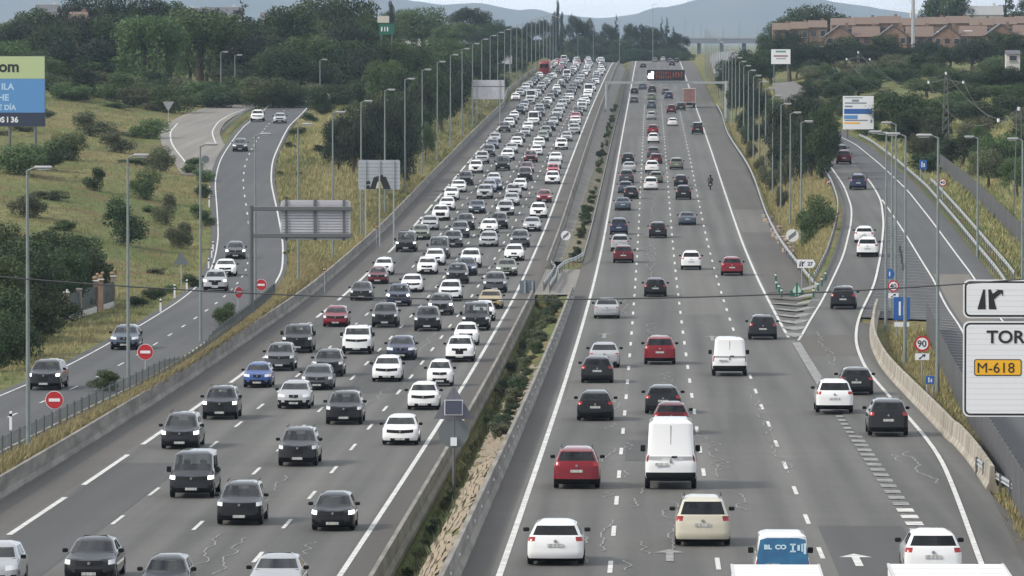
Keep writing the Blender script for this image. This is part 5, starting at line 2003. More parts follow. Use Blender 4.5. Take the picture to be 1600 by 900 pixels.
fence('picket_fence', 'row of pale upright pickets across the top of the service road', [(p_[0], 905, tz(p_[0], 905)) for p_ in pts], 1.6, 1.2, M_WHITE, M_WIRE, bar=.6)

# ================================================================== trees, shrubs and grass


def leaf_cloud(blobs, n, size, seed, flat=.8, hang=0., surf=.5):
    """n small leaf quads spread through ellipsoid blobs (arrays: centre xyz, radii xyz)"""
    g = np.random.default_rng(seed)
    B = np.array(blobs, float)
    w = (B[:, 3] * B[:, 4] * B[:, 5]) ** (2 / 3)
    k = g.choice(len(B), n, p=w / w.sum())
    d = g.normal(size=(n, 3))
    d /= np.linalg.norm(d, axis=1)[:, None]
    r = surf + (1 - surf) * g.random(n) ** .6
    r *= 1 + .12 * g.normal(size=n)
    c = B[k, :3] + d * B[k, 3:] * r[:, None]
    nn = d * .7 + g.normal(size=(n, 3)) * flat
    nn[:, 2] += .25
    nn /= np.linalg.norm(nn, axis=1)[:, None]
    a = np.cross(nn, g.normal(size=(n, 3)))
    if hang:
        a = a * (1 - hang) + np.array([0, 0, -1.]) * hang * 2
        a -= nn * np.sum(a * nn, 1)[:, None]
    a /= np.linalg.norm(a, axis=1)[:, None] + 1e-9
    b_ = np.cross(nn, a)
    s = size * (.55 + .9 * g.random(n))[:, None]
    la, lb = a * s * (1.0 + 1.2 * hang), b_ * s * .62
    V = np.stack([c - la, c + lb, c + la, c - lb], 1).reshape(-1, 3)
    F = np.arange(4 * n).reshape(n, 4)
    return V, F


def lumpy(n, seed, rx, rz, cz, br, squash=.8, low=-.5, inner=2):
    g = random.Random(seed)
    out = []
    while len(out) < n:
        a = g.uniform(0, 2 * math.pi)
        z = g.uniform(low, 1)
        q = math.sqrt(max(0, 1 - z * z))
        k = g.uniform(.62, .88)
        f = g.uniform(.7, 1.3)
        out.append((rx * q * k * math.cos(a), rx * q * k * math.sin(a), cz + rz * z * k, br * f, br * f, br * f * squash))
    for i in range(inner):
        out.append((g.uniform(-.1, .1), g.uniform(-.1, .1), cz + g.uniform(-.08, .08), rx * .55, rx * .55, rz * .55))
    return out


def make_crown(kind, seed):
    if kind == 'broad':
        return leaf_cloud(lumpy(22, seed, .46, .42, .56, .16, low=-.7), 11000, .0155, seed)
    if kind == 'tall':
        return leaf_cloud(lumpy(20, seed, .46, .46, .53, .16, 1.0, low=-.9), 10000, .0155, seed)
    if kind == 'umbrella':
        return leaf_cloud(lumpy(22, seed, .47, .30, .66, .13, .75, low=-.15, inner=1), 9000, .0135, seed)
    if kind == 'conifer':
        g = random.Random(seed)
        bl = []
        for i in range(13):
            t = i / 12
            rad = .5 * (1 - t) ** .85 + .03
            for k in range(5 if t < .8 else 2):
                a = g.uniform(0, 6.28)
                bl.append((rad * .6 * math.cos(a), rad * .6 * math.sin(a), .06 + .92 * t + g.uniform(-.03, .03), rad * .45 + .02, rad * .45 + .02, .035))
        return leaf_cloud(bl, 7000, .016, seed, flat=.6)
    if kind == 'column':
        g = random.Random(seed)
        bl = [(g.uniform(-.16, .16), g.uniform(-.16, .16), .06 + .86 * i / 17, .30 * math.sin(math.pi * min(1, .25 + .72 * (1 - i / 17))) + .04, .30 * math.sin(math.pi * min(1, .25 + .72 * (1 - i / 17))) + .04, .08) for i in range(18)]
        return leaf_cloud(bl, 8000, .016, seed)
    if kind == 'willow':
        g = random.Random(seed)
        bl = lumpy(22, seed, .42, .34, .68, .17, .9, low=-.2)
        for i in range(22):
            a = g.uniform(0, 6.28)
            q = g.uniform(.25, .48)
            ln = g.uniform(.2, .36)
            bl.append((q * math.cos(a), q * math.sin(a), g.uniform(.3, .6), .055, .055, ln))
        return leaf_cloud(bl, 13000, .0135, seed, hang=.35)
    if kind == 'shrub':
        return leaf_cloud(lumpy(13, seed, .42, .62, .32, .19, .9, low=-.2), 5500, .021, seed)
    if kind == 'lowshrub':
        return leaf_cloud(lumpy(16, seed, .44, .55, .25, .15, .9, low=-.3), 5200, .020, seed, hang=.3)


def make_trunk(kind, seed):
    g = random.Random(seed + 99)
    b = MB()
    top = dict(broad=.55, tall=.6, umbrella=.62, conifer=.9, column=.6, willow=.6, shrub=.25, lowshrub=.18)[kind]
    r0 = dict(broad=.035, tall=.03, umbrella=.034, conifer=.03, column=.04, willow=.05, shrub=.02, lowshrub=.014)[kind]
    p = np.array([0., 0., -.04])
    n = 4
    for i in range(n):
        q = np.array([g.uniform(-.02, .02), g.uniform(-.02, .02), top * (i + 1) / n])
        b.tube(p, q, r0 * (1.25 - .22 * i), r0 * (1.25 - .22 * (i + 1)), 7, caps=False)
        p = q
    if kind != 'conifer':
        for k in range(6):
            a = 6.28 * k / 6 + g.uniform(-.3, .3)
            z0 = top * g.uniform(.55, .98)
            L = g.uniform(.2, .36)
            up = g.uniform(.1, .28)
            m_ = np.array([math.cos(a) * L * .5, math.sin(a) * L * .5, z0 + up * .6])
            e = np.array([math.cos(a) * L, math.sin(a) * L, z0 + up])
            b.tube((0, 0, z0 - .02), m_, r0 * .5, r0 * .32, 5, caps=False)
            b.tube(m_, e, r0 * .32, r0 * .1, 5, caps=False)
    return b


CROWN, TRUNK = {}, {}
LEAFM = dict(d=F_DARK, p=F_PINE, m=F_MID, l=F_LITE, o=F_OLIVE)


def tree_mesh(kind, v, leaf):
    k = (kind, v, leaf)
    if k not in CROWN:
        V, F = make_crown(kind, 10 * v + sum(map(ord, kind)))
        CROWN[k] = np_mesh('crown', V, F, LEAFM[leaf])
    k2 = (kind, v)
    if k2 not in TRUNK:
        TRUNK[k2] = make_trunk(kind, v).mesh('trunk', M_BARK, 60)
    return CROWN[k], TRUNK[k2]


KW = dict(broad='rounded tree', tall='tall leafy tree', umbrella='umbrella pine', conifer='pointed conifer', column='narrow cypress', willow='drooping willow', shrub='shrub', lowshrub='low bush')
LW = dict(d='dark green', p='dark', m='green', l='light green', o='olive green')
tr = random.Random(21)
WIDER = 1.15


def tree(kind, leaf, px, ytop, wpx, Y, key, where, group, X=None, h=None, z=None):
    pt = at(px, ytop, Y)
    x = pt[0] if X is None else X
    z0 = tz(x, Y) if z is None else z
    hh = (pt[2] - z0) if h is None else h
    w = wpx * Y / FPX * WIDER
    hh = max(hh, .5, (.5 if kind == 'shrub' else .2) * w)
    cm, tm = tree_mesh(kind, tr.randrange(3), leaf)
    nm = dict(umbrella='umbrella_pine', conifer='conifer', column='cypress', willow='willow', shrub='shrub', lowshrub='shrub').get(kind, 'leafy_tree')
    root = empty(nm, (x, Y, z0), tr.uniform(0, 6.28))
    root.scale = (w, w, hh)
    c = obj('crown', cm, root)
    t = obj('trunk' if 'shrub' not in kind else 'stem', tm, root)
    in_row(root, key + kind + leaf, px, '%s %s %s' % (LW[leaf], KW[kind], where), 'tree' if 'shrub' not in kind else 'shrub', group, 'from the left')
    return root


G1 = 'trees behind the field at upper left'
W1 = 'in the wood at upper left'
for a in [(55, 12, 95, 'broad', 'd'), (105, -12, 100, 'tall', 'p'), (160, -22, 110, 'tall', 'd'), (215, -14, 100, 'tall', 'p'), (262, -6, 90, 'broad', 'd'), (330, 12, 90, 'broad', 'd'), (378, 2, 80, 'conifer', 'p'),
          (412, 16, 80, 'tall', 'p'), (455, 0, 100, 'broad', 'd'), (500, -12, 110, 'broad', 'm'), (548, -8, 100, 'broad', 'd'), (585, 10, 70, 'tall', 'd'), (20, 30, 90, 'broad', 'm')]:
    tree(a[3], a[4], a[0], a[1], a[2], 1060 + tr.uniform(-50, 50), 'wb', 'back in the upper left wood', G1)
for a in [(238, 26, 105, 'willow', 'm'), (312, 20, 125, 'willow', 'm'), (160, 84, 120, 'broad', 'm'), (95, 72, 110, 'broad', 'd'), (60, 88, 90, 'broad', 'm'), (395, 58, 90, 'tall', 'p'), (440, 66, 90, 'broad', 'd'), (485, 50, 95, 'broad', 'm'),
          (530, 55, 90, 'broad', 'd'), (565, 70, 80, 'tall', 'p'), (205, 108, 90, 'broad', 'm'), (360, 100, 70, 'broad', 'd'), (505, 95, 80, 'tall', 'd'), (15, 62, 90, 'broad', 'm'), (125, 40, 90, 'tall', 'p'), (600, 62, 70, 'broad', 'd')]:
    tree(a[3], a[4], a[0], a[1], a[2], 930 + tr.uniform(-25, 35), 'wf', 'in front of the upper left wood', G1)
for a in [(265, 128, 70, 'm'), (305, 132, 70, 'm'), (345, 128, 60, 'd'), (425, 118, 70, 'm'), (385, 132, 60, 'm'), (455, 125, 60, 'd'), (225, 135, 60, 'm'), (500, 135, 50, 'd'), (180, 128, 80, 'm'), (120, 122, 90, 'd'), (245, 150, 40, 'o'), (210, 165, 60, 'o'), (150, 160, 70, 'o'), (110, 165, 60, 'm'), (330, 146, 50, 'm')]:
    tree('shrub', a[3], a[0], a[1], a[2], 850 + tr.uniform(-20, 40), 'ws', 'at the foot of the upper left wood', G1)

for i in range(26):
    px = 8 + i * 24 + tr.uniform(-8, 8)
    tree(tr.choice(('broad', 'tall', 'broad')), tr.choice('ddpm'), px, tr.uniform(28, 62) - (18 if 90 < px < 200 else 0), tr.uniform(70, 100), 985 + tr.uniform(-20, 25), 'wm', 'midway in the upper left wood', G1)
for i in range(24):
    px = 75 + i * 21 + tr.uniform(-8, 8)
    tree('shrub', tr.choice('mmdo'), px, tr.uniform(112, 140), tr.uniform(44, 70), 880 + tr.uniform(-15, 25), 'wu', 'of the undergrowth before the upper left wood', G1)

# dark belt between the service road and the oncoming carriageway
G2 = 'trees left of the oncoming carriageway'
for a in [(522, 200, 36, 'conifer', 'p', 690), (543, 168, 62, 'tall', 'p', 700), (572, 152, 60, 'tall', 'd', 715), (598, 150, 56, 'tall', 'p', 725), (622, 140, 60, 'tall', 'd', 750), (528, 186, 50, 'tall', 'p', 662), (552, 164, 62, 'tall', 'p', 668), (580, 155, 60, 'column', 'p', 680), (606, 150, 64, 'tall', 'p', 692), (634, 148, 56, 'column', 'p', 708), (555, 205, 60, 'broad', 'p', 680), (590, 200, 60, 'broad', 'd', 690),
          (628, 185, 56, 'broad', 'm', 720), (648, 118, 62, 'tall', 'p', 800), (670, 95, 64, 'tall', 'd', 850), (625, 100, 70, 'broad', 'd', 860), (600, 88, 64, 'broad', 'm', 880), (690, 118, 50, 'broad', 'd', 880), (705, 85, 60, 'tall', 'p', 960),
          (652, 160, 44, 'broad', 'd', 790), (665, 190, 30, 'broad', 'm', 780), (645, 62, 80, 'tall', 'd', 1000), (690, 58, 80, 'broad', 'm', 1060), (735, 72, 70, 'tall', 'd', 1120), (610, 42, 60, 'column', 'p', 1050), (718, 110, 44, 'broad', 'm', 1010),
          (765, 60, 60, 'broad', 'd', 1300), (800, 66, 56, 'broad', 'd', 1420), (780, 84, 50, 'broad', 'p', 1340), (820, 82, 44, 'broad', 'm', 1500), (750, 95, 46, 'broad', 'p', 1180)]:
    tree(a[3], a[4], a[0], a[1], a[2], a[5], 'mid', 'left of the oncoming carriageway', G2)
for a in [(660, 10, 95, 'broad', 'm', 1400), (625, 14, 70, 'broad', 'd', 1450), (735, 8, 66, 'umbrella', 'p', 1520), (722, 32, 60, 'broad', 'm', 1500), (752, 36, 54, 'broad', 'd', 1510), (700, 38, 60, 'broad', 'm', 1350), (612, 0, 12, 'column', 'p', 1350), (770, 30, 50, 'broad', 'd', 1600), (790, 38, 44, 'umbrella', 'p', 1650)]:
    tree(a[3], a[4], a[0], a[1], a[2], a[5], 'sky1', 'on the left skyline', G2)
# umbrella pines on the skyline past the crest
G3 = 'skyline trees past the crest'
for a in [(832, 32, 30, 'umbrella', 'p'), (848, 28, 34, 'umbrella', 'p'), (871, -2, 7, 'column', 'p'), (866, 17, 9, 'column', 'p'), (877, 18, 8, 'column', 'p'), (896, 23, 38, 'umbrella', 'p'), (920, 28, 26, 'broad', 'd'), (948, 36, 34, 'umbrella', 'p'),
          (963, 22, 16, 'conifer', 'p'), (984, 36, 32, 'umbrella', 'p'), (1006, 38, 28, 'umbrella', 'p'), (1022, 42, 30, 'umbrella', 'p'), (1034, 27, 14, 'conifer', 'p'), (1042, 26, 16, 'conifer', 'p'), (1052, 42, 26, 'conifer', 'p'), (1062, 51, 30, 'umbrella', 'p'),
          (815, 40, 34, 'broad', 'd'), (835, 60, 50, 'broad', 'd'), (870, 52, 50, 'broad', 'p'), (905, 55, 50, 'broad', 'd'), (940, 58, 46, 'broad', 'p'), (975, 58, 46, 'broad', 'd'), (1010, 60, 46, 'broad', 'p'), (1040, 64, 40, 'broad', 'd'), (1066, 72, 24, 'broad', 'p')]:
    tree(a[3], a[4], a[0], a[1], a[2], 1960 + tr.uniform(-15, 60), 'sky2', 'on the skyline past the crest', G3)

for i in range(30):
    px = 812 + i * 8.9
    tree('shrub', tr.choice('ddp'), px, 0, tr.uniform(22, 36), 1925 + tr.uniform(-12, 20), 'sku', 'under the skyline pines', G3, h=tr.uniform(2.8, 4.6))
for i in range(34):
    Yb_ = 980 + i * 24 + tr.uniform(-8, 8)
    xb_ = -31.5 - tr.uniform(0, 3) - (i % 3) * 5
    tree(tr.choice(('broad', 'shrub', 'broad')), tr.choice('ddmp'), 1017 + xb_ * FPX / Yb_, 0, tr.uniform(4.5, 7.5) * FPX / Yb_, Yb_, 'bnk', 'on the bank beyond the left barrier curve', G2, X=xb_, h=tr.uniform(3.0, 6.5))

# dark trees between the outbound carriageway and the ramp
G4 = 'trees between the outbound carriageway and the ramp'
for a in [(1140, 88, 44, 'broad', 'd', 1180), (1160, 76, 50, 'tall', 'p', 1150), (1180, 72, 56, 'broad', 'd', 1120), (1150, 120, 34, 'broad', 'd', 1050), (1172, 118, 40, 'tall', 'p', 1000), (1192, 128, 40, 'tall', 'p', 960), (1212, 150, 44, 'tall', 'd', 880),
          (1196, 180, 40, 'tall', 'p', 840), (1222, 175, 56, 'tall', 'p', 790), (1262, 118, 56, 'conifer', 'p', 830), (1248, 168, 70, 'column', 'p', 760), (1274, 172, 76, 'column', 'd', 730), (1292, 190, 40, 'tall', 'p', 700), (1174, 190, 28, 'broad', 'd', 880),
          (1240, 205, 56, 'column', 'd', 700), (1284, 190, 60, 'column', 'p', 690), (1164, 172, 26, 'broad', 'd', 930), (1212, 172, 40, 'column', 'p', 722), (1224, 160, 52, 'column', 'p', 692), (1252, 146, 60, 'column', 'p', 668), (1284, 162, 54, 'column', 'd', 652), (1238, 176, 50, 'tall', 'p', 684), (1268, 178, 50, 'tall', 'p', 662), (1242, 150, 50, 'tall', 'p', 740)]:
    tree(a[3], a[4], a[0], a[1], a[2], a[5], 'gor', 'between the outbound lanes and the ramp', G4)
for a in [(1275, 300, 58, 'm', 545), (1290, 325, 30, 'm', 556), (1262, 335, 34, 'm', 540), (1188, 238, 22, 'o', 770), (1196, 252, 22, 'o', 730), (1174, 215, 20, 'o', 830), (1208, 262, 22, 'o', 700), (1222, 285, 20, 'o', 650), (1164, 195, 20, 'o', 900), (1228, 232, 22, 'o', 680)]:
    tree('shrub', a[3], a[0], a[1], a[2], a[4], 'gors', 'on the bank right of the outbound lanes', G4)

# wooded hill on the right
G5 = 'trees on the right-hand hill'
for a in [(1405, 138, 84, 'broad', 'd', 800), (1342, 118, 60, 'broad', 'd', 960), (1375, 102, 64, 'broad', 'd', 1000), (1448, 120, 70, 'broad', 'm', 930), (1492, 108, 66, 'broad', 'd', 980), (1532, 112, 62, 'broad', 'd', 960), (1575, 100, 66, 'broad', 'd', 960),
          (1472, 150, 80, 'broad', 'm', 830), (1530, 158, 84, 'broad', 'd', 810), (1588, 148, 76, 'broad', 'd', 820), (1438, 165, 60, 'broad', 'd', 790), (1440, 205, 44, 'broad', 'o', 700), (1505, 206, 74, 'broad', 'd', 690), (1560, 208, 80, 'broad', 'm', 660), (1598, 196, 60, 'broad', 'd', 670),
          (1545, 232, 60, 'broad', 'o', 630), (1590, 244, 50, 'broad', 'm', 610), (1310, 128, 50, 'broad', 'd', 930), (1325, 160, 36, 'broad', 'd', 860), (1560, 130, 60, 'broad', 'm', 880), (1415, 170, 50, 'broad', 'd', 770)]:
    tree(a[3], a[4], a[0], a[1], a[2], a[5], 'hil', 'on the right-hand hill', G5)
for a in [(1205, 54, 60, 'broad', 'd'), (1235, 46, 60, 'broad', 'p'), (1262, 66, 54, 'broad', 'd'), (1290, 60, 54, 'tall', 'p'), (1320, 56, 56, 'broad', 'd'), (1352, 68, 56, 'broad', 'p'), (1384, 52, 54, 'broad', 'd'), (1418, 72, 54, 'broad', 'd'), (1450, 60, 56, 'broad', 'p'),
          (1485, 70, 56, 'broad', 'd'), (1520, 58, 66, 'broad', 'p'), (1556, 48, 66, 'broad', 'd'), (1592, 52, 60, 'broad', 'd'), (1190, 84, 40, 'broad', 'd'), (1245, 92, 40, 'broad', 'm')]:
    tree(a[3], a[4], a[0], a[1], a[2], 1150 + tr.uniform(-25, 25), 'hib', 'just below the brick terraces', G5)
for a in [(1268, 6, 100, 'broad', 'd'), (1236, 18, 66, 'broad', 'd'), (1300, 20, 66, 'broad', 'd'), (1478, -22, 76, 'broad', 'd'), (1508, 2, 44, 'broad', 'p'), (1572, -14, 62, 'conifer', 'p'), (1602, -5, 50, 'broad', 'd'), (1210, 38, 46, 'broad', 'd')]:
    tree(a[3], a[4], a[0], a[1], a[2], 1440 + tr.uniform(-20, 20), 'hit', 'rising above the brick terraces', G5)

for i in range(64):
    Yh = tr.uniform(640, 1130)
    px = tr.uniform(1330, 1610) if Yh > 760 else tr.uniform(1440, 1610)
    xg = at(px, 60, Yh)[0]
    tree('shrub', tr.choice('ddmod'), px, 0, tr.uniform(30, 62), Yh, 'his', 'among the trees of the right-hand hill', G5, h=tr.uniform(2.2, 4.6))
for i in range(22):
    Yh = tr.uniform(860, 1120)
    px = tr.uniform(1235, 1345)
    tree('shrub', tr.choice('ddmo'), px, 0, tr.uniform(26, 46), Yh, 'hiu', 'on the slope under the hilltop houses', G5, h=tr.uniform(1.8, 4.0))

# near trees by the gate at the left edge and bushes in the field
G6 = 'trees by the gate at the left edge'
for a in [(70, 352, 120, 'broad', 'd', 425), (122, 364, 90, 'broad', 'd', 436), (20, 366, 130, 'broad', 'd', 398), (-15, 392, 120, 'broad', 'm', 372), (146, 392, 60, 'broad', 'd', 430), (45, 385, 110, 'broad', 'd', 386), (98, 385, 90, 'broad', 'd', 412)]:
    tree(a[3], a[4], a[0], a[1], a[2], a[5], 'gat', 'by the left edge gate', G6)
for a in [(-5, 440, 110, 'd', 356), (45, 440, 90, 'd', 376), (88, 450, 74, 'd', 396), (15, 470, 80, 'd', 346), (118, 455, 60, 'd', 416), (140, 440, 50, 'd', 424), (70, 480, 60, 'd', 380), (30, 495, 70, 'd', 352), (-15, 500, 60, 'd', 338)]:
    tree('shrub', a[3], a[0], a[1], a[2], a[4], 'gats', 'under the left edge trees', G6)
G7 = 'bushes in the field'
for a in [(105, 203, 66, 'm', 640), (30, 238, 90, 'm', 600), (70, 222, 60, 'd', 615), (150, 260, 36, 'd', 590), (192, 306, 72, 'd', 520), (228, 260, 48, 'm', 590), (310, 318, 34, 'm', 575), (322, 330, 28, 'd', 565), (318, 262, 34, 'm', 630), (300, 245, 40, 'm', 645),
          (318, 285, 26, 'd', 605), (5, 340, 70, 'm', 480), (45, 300, 60, 'o', 540), (250, 225, 50, 'o', 640), (215, 480, 34, 'd', 428), (240, 470, 40, 'd', 440), (300, 432, 40, 'd', 462), (264, 448, 26, 'm', 452), (180, 215, 60, 'o', 680), (235, 190, 60, 'm', 730), (140, 195, 70, 'o', 720), (280, 340, 44, 'o', 530), (260, 300, 40, 'o', 560)]:
    tree('shrub', a[3], a[0], a[1], a[2], a[4], 'fld', 'in the field left of the service road', G7)
fb = random.Random(12)
for i in range(34):
    Yf = 460 + 380 * fb.random() ** .8
    xf_ = float(S_C(np.array([Yf])).item()) - 6 - 48 * fb.random()
    if Yf > 640 and abs(xf_ - float(J_C(np.array([Yf])).item())) < 8:
        continue
    pxf = 1017 + xf_ * FPX / Yf
    if pxf < -20:
        continue
    tree('lowshrub', fb.choice('oomod'), pxf, 0, fb.uniform(2.0, 5.5) * FPX / Yf / WIDER, Yf, 'fll', 'in the field left of the service road', G7, h=fb.uniform(.6, 1.7))
G8 = 'bushes on the verge right of the service road'
for a in [(166, 576, 54, 'm', 316), (352, 466, 40, 'm', 396), (449, 372, 18, 'm', 560), (452, 410, 18, 'm', 522), (505, 152, 36, 'd', 850), (484, 178, 30, 'd', 800), (466, 215, 28, 'd', 740), (498, 244, 24, 'd', 690), (452, 250, 18, 'd', 700), (438, 300, 16, 'm', 640), (468, 300, 14, 'd', 640), (448, 340, 14, 'm', 600)]:
    tree('shrub', a[3], a[0], a[1], a[2], a[4], 'vrg', 'on the verge right of the service road', G8)
G9 = 'bushes in the median'
mr = random.Random(31)
med = [(176, -8.3, 1.5, .85, 'm'), (181, -8.6, 1.5, 1.0, 'd'), (186, -8.4, 1.4, .8, 'd')]
y = 206.
while y < 452:
    near = y < 268
    med.append((y, -8.85 + mr.uniform(-.2, .25) if near or mr.random() < .3 else -7.4 + mr.uniform(-.5, .25), mr.uniform(.5, .95) if near else mr.uniform(.8, 1.5), mr.uniform(.35, .75) if near else mr.uniform(.6, 1.25), mr.choice('mdoo' if near else 'ddodo')))
    y += mr.uniform(3.5, 10) if near else mr.uniform(2.5, 6.5)
y = 535.
while y < 1150:
    med.append((y, -7.05 + mr.uniform(-.45, .15), mr.uniform(.5, 1.3), mr.uniform(.4, 1.5), mr.choice('ddodm')))
    y += mr.choice((4, 6, 9, 14, 24)) * mr.uniform(.7, 1.3)
for (y, x, w, h, l) in med:
    cm, tm = tree_mesh('lowshrub', tr.randrange(3), l)
    root = empty('shrub', (x, y, (tz(x, y) if y < 525 else float(median_z(x, y))) - .03), tr.uniform(0, 6.28))
    root.scale = (w, w * mr.uniform(1.6, 3.0), h)
    root.rotation_euler = (0, 0, tr.uniform(-.25, .25))
    obj('crown', cm, root)
    obj('stem', tm, root)
    in_row(root, 'med' + l, y, '%s low bush in the median' % LW[l], 'shrub', G9, 'from the camera')


# grass: uncountable tufts, one object for each area
def tufts(name, label, X, Y, hgt, wid, m, seed, blades=5, lean=.35):
    g = np.random.default_rng(seed)
    n = len(X)
    Z = terrain(X, Y)
    C = np.repeat(np.stack([X, Y, Z - .03], 1), blades, 0)
    C[:, :2] += g.normal(size=(n * blades, 2)) * np.repeat(np.asarray(wid) * np.ones(n), blades)[:, None] * .6
    a = g.uniform(0, 6.28, n * blades)
    h = np.repeat(np.asarray(hgt) * np.ones(n), blades) * (.5 + g.random(n * blades))
    w = h * .10
    d = np.stack([np.cos(a), np.sin(a), np.zeros_like(a)], 1)
    lean_v = np.stack([g.normal(size=n * blades) * lean * h, g.normal(size=n * blades) * lean * h, h], 1)
    V = np.stack([C - d * w[:, None], C + d * w[:, None], C + lean_v], 1).reshape(-1, 3)
    o = obj(name, np_mesh(name, V, np.arange(len(V)).reshape(-1, 3), m))
    tag(o, label, 'grass', None, 'stuff')
    return o


n = 15000
yy = 200 + 460 * rng.random(n) ** 1.2
xr = fx(300)
lo, hi = np.array([S_C(np.array([q])).item() for q in yy]) + S_HW + .6, np.full(n, BARL_OUT - .2)
xx = lo + (hi - lo) * rng.random(n)
tufts('dry_grass', 'strip of tall golden dry grass behind the left barrier', xx, yy, .36, .2, F_DRY, 3, 9)
n = 30000
yy = 290 + 560 * rng.random(n)
xx = np.array(S_C(yy)) - S_HW - 1.3 - 75 * rng.random(n) ** 1.3
k = (yy < 640) | (np.abs(xx - J_C(yy)) > 5.2)
xx, yy = xx[k], yy[k]
n = len(xx)
patch = np.sin(xx * .12 + 2) * np.sin(yy * .031) + .5 * np.sin(xx * .31 + yy * .05)
k = patch + rng.normal(size=n) * .5 > .45
tufts('dry_grass', 'patches of dry grass across the left field', xx[k], yy[k], .27, .45, F_DRY, 4, 9)
tufts('meadow_grass', 'rough green meadow grass across the left field', xx[~k], yy[~k], .24, .5, F_GRASS, 5, 9)
n = 16000
yy = 520 + 620 * rng.random(n) ** 1.3
lo = np.array(S_C(yy)) + S_HW + .7
hi = np.full(n, BARL_OUT - .5)
xx = lo + (hi - lo) * rng.random(n)
k = np.sin(xx * .5) * np.sin(yy * .04 + 1) + rng.normal(size=n) * .6 > -.1
tufts('dry_grass', 'dry grass on the bank between the service road and the oncoming lanes', xx[k], yy[k], .42, .35, F_DRY, 6, 8)
tufts('meadow_grass', 'green grass on the bank between the service road and the oncoming lanes', xx[~k], yy[~k], .42, .35, F_GRASS, 16, 8)
n = 9000
yy = 470 + 560 * rng.random(n)
lo, hi = np.full(n, 13.9), P_L(yy) - 1.8
k = hi > lo + .3
xx = lo + (hi - lo) * rng.random(n)
tufts('dry_grass', 'dry grass on the bank between the outbound lanes and the ramp', xx[k], yy[k], .4, .3, F_DRY, 7, 8)
n = 15000
yy = 400 + 520 * rng.random(n)
xx = O_A(yy) + 3.4 + 55 * rng.random(n) ** 1.5
k = rng.random(n) < .6
tufts('dry_grass', 'dry yellow grass on the right-hand bank', xx[k], yy[k], .4, .35, F_DRY, 8, 8)
tufts('meadow_grass', 'green weeds on the right-hand bank', xx[~k], yy[~k], .55, .4, F_GRASS, 9, 5)
n = 2600
yy = 150 + 300 * rng.random(n)
xx = -9.15 + 1.1 * rng.random(n)
tufts('median_weeds', 'low weeds in the median ditch', xx, yy, .26, .12, F_OLIVE, 10, 5)
n = 1500
yy = 195 + 205 * rng.random(n)
xx = P_R(yy) + 1.9 + (O_B(yy) - 2.6 - P_R(yy) - 1.9) * rng.random(n)
tufts('dry_grass', 'thin dry grass behind the pale ramp barrier', xx, yy, .3, .2, F_DRY, 12, 5)

# ================================================================== stone bank of the median: every near stone is a part
bank = empty('stone_bank', (-7.2, 165, tz(-7.2, 165)))
tag(bank, 'sloping bank of pale rough stone slabs in the median', 'stone bank')
M_STONE = mat('bank_stone', (.29, .232, .16), .9, c2=(.21, .175, .128), nscale=2.2, bump=.3, coords='World')
sv = []
for v in range(6):
    g = random.Random(v)
    vs = [(x * g.uniform(.82, 1), y * g.uniform(.88, 1), z * g.uniform(.6, 1)) for z in (-.5, .5) for x, y in ((-.5, -.5), (.5, -.5), (.5, .5), (-.5, .5))]
    sv.append(MB().add(vs, [(3, 2, 1, 0), (4, 5, 6, 7), (0, 1, 5, 4), (1, 2, 6, 5), (2, 3, 7, 6), (3, 0, 4, 7)]))
sm_ = [q.mesh('stone', M_STONE) for q in sv]
far = MB()
cnt = 0
sr = random.Random(8)
y = 150.
while y < 345:
    wst = sr.uniform(1.6, 3.6)
    for r_i in range(8):
        x = -6.56 - .2 * r_i + sr.uniform(-.05, .05)
        if sr.random() < .06 or (y > 262 and sr.random() < .35):
            continue
        yy_ = y + sr.uniform(-.12, .12) + (r_i % 2) * wst * .5
        t0 = tz(x - .15, yy_)
        t1 = tz(x + .15, yy_)
        z = (t0 + t1) / 2 + .03
        tilt = -math.atan2(t1 - t0, .3)
        sc = (.2 * sr.uniform(.9, 1.15), wst * sr.uniform(.85, 1.0), .045 * sr.uniform(.6, 1.7))
        if cnt < 300:
            o = obj('stone', sr.choice(sm_), bank)
            o.location = (x + 7.2, yy_ - 165, z - bank.location.z)
            o.scale = sc
            o.rotation_euler = (sr.uniform(-.03, .03), tilt, sr.uniform(-.05, .05))
            cnt += 1
        else:
            far.box((x + 7.2, yy_ - 165, z - bank.location.z), sc, sr.uniform(-.1, .1))
    y += wst
o = far.build('stones_beyond', M_STONE, bank)
o['kind'] = 'stuff'
# loose rocks on the bank beside the gore
for i in range(22):
    t = i / 21
    px, py = 1200 + 38 * t + tr.uniform(-6, 6), 296 + 70 * t
    pt = on(ZP, px, py, -.6)
    b = MB()
    s_ = tr.uniform(.5, .95)
    b.add([(x * s_ * tr.uniform(.7, 1.1), y * s_ * tr.uniform(.7, 1.1), z * s_ * tr.uniform(.6, 1)) for z in (-.4, .5) for x, y in ((-.6, -.3), (.0, -.6), (.6, -.3), (.55, .4), (0, .6), (-.6, .3))],
          [(5, 4, 3, 2, 1, 0), (6, 7, 8, 9, 10, 11)] + [(k, (k + 1) % 6, 6 + (k + 1) % 6, 6 + k) for k in range(6)])
    o = b.build('rock', mat('pink_rock', (.40, .32, .26), .9, c2=(.28, .23, .19), nscale=2, bump=.3), None, loc=(float(pt[0]), float(pt[1]), tz(pt[0], pt[1]) + .15))
    in_row(o, 'rock', pt[1], 'pale pinkish rock on the bank beside the gore', 'rock', 'rocks on the gore bank', 'from the camera')

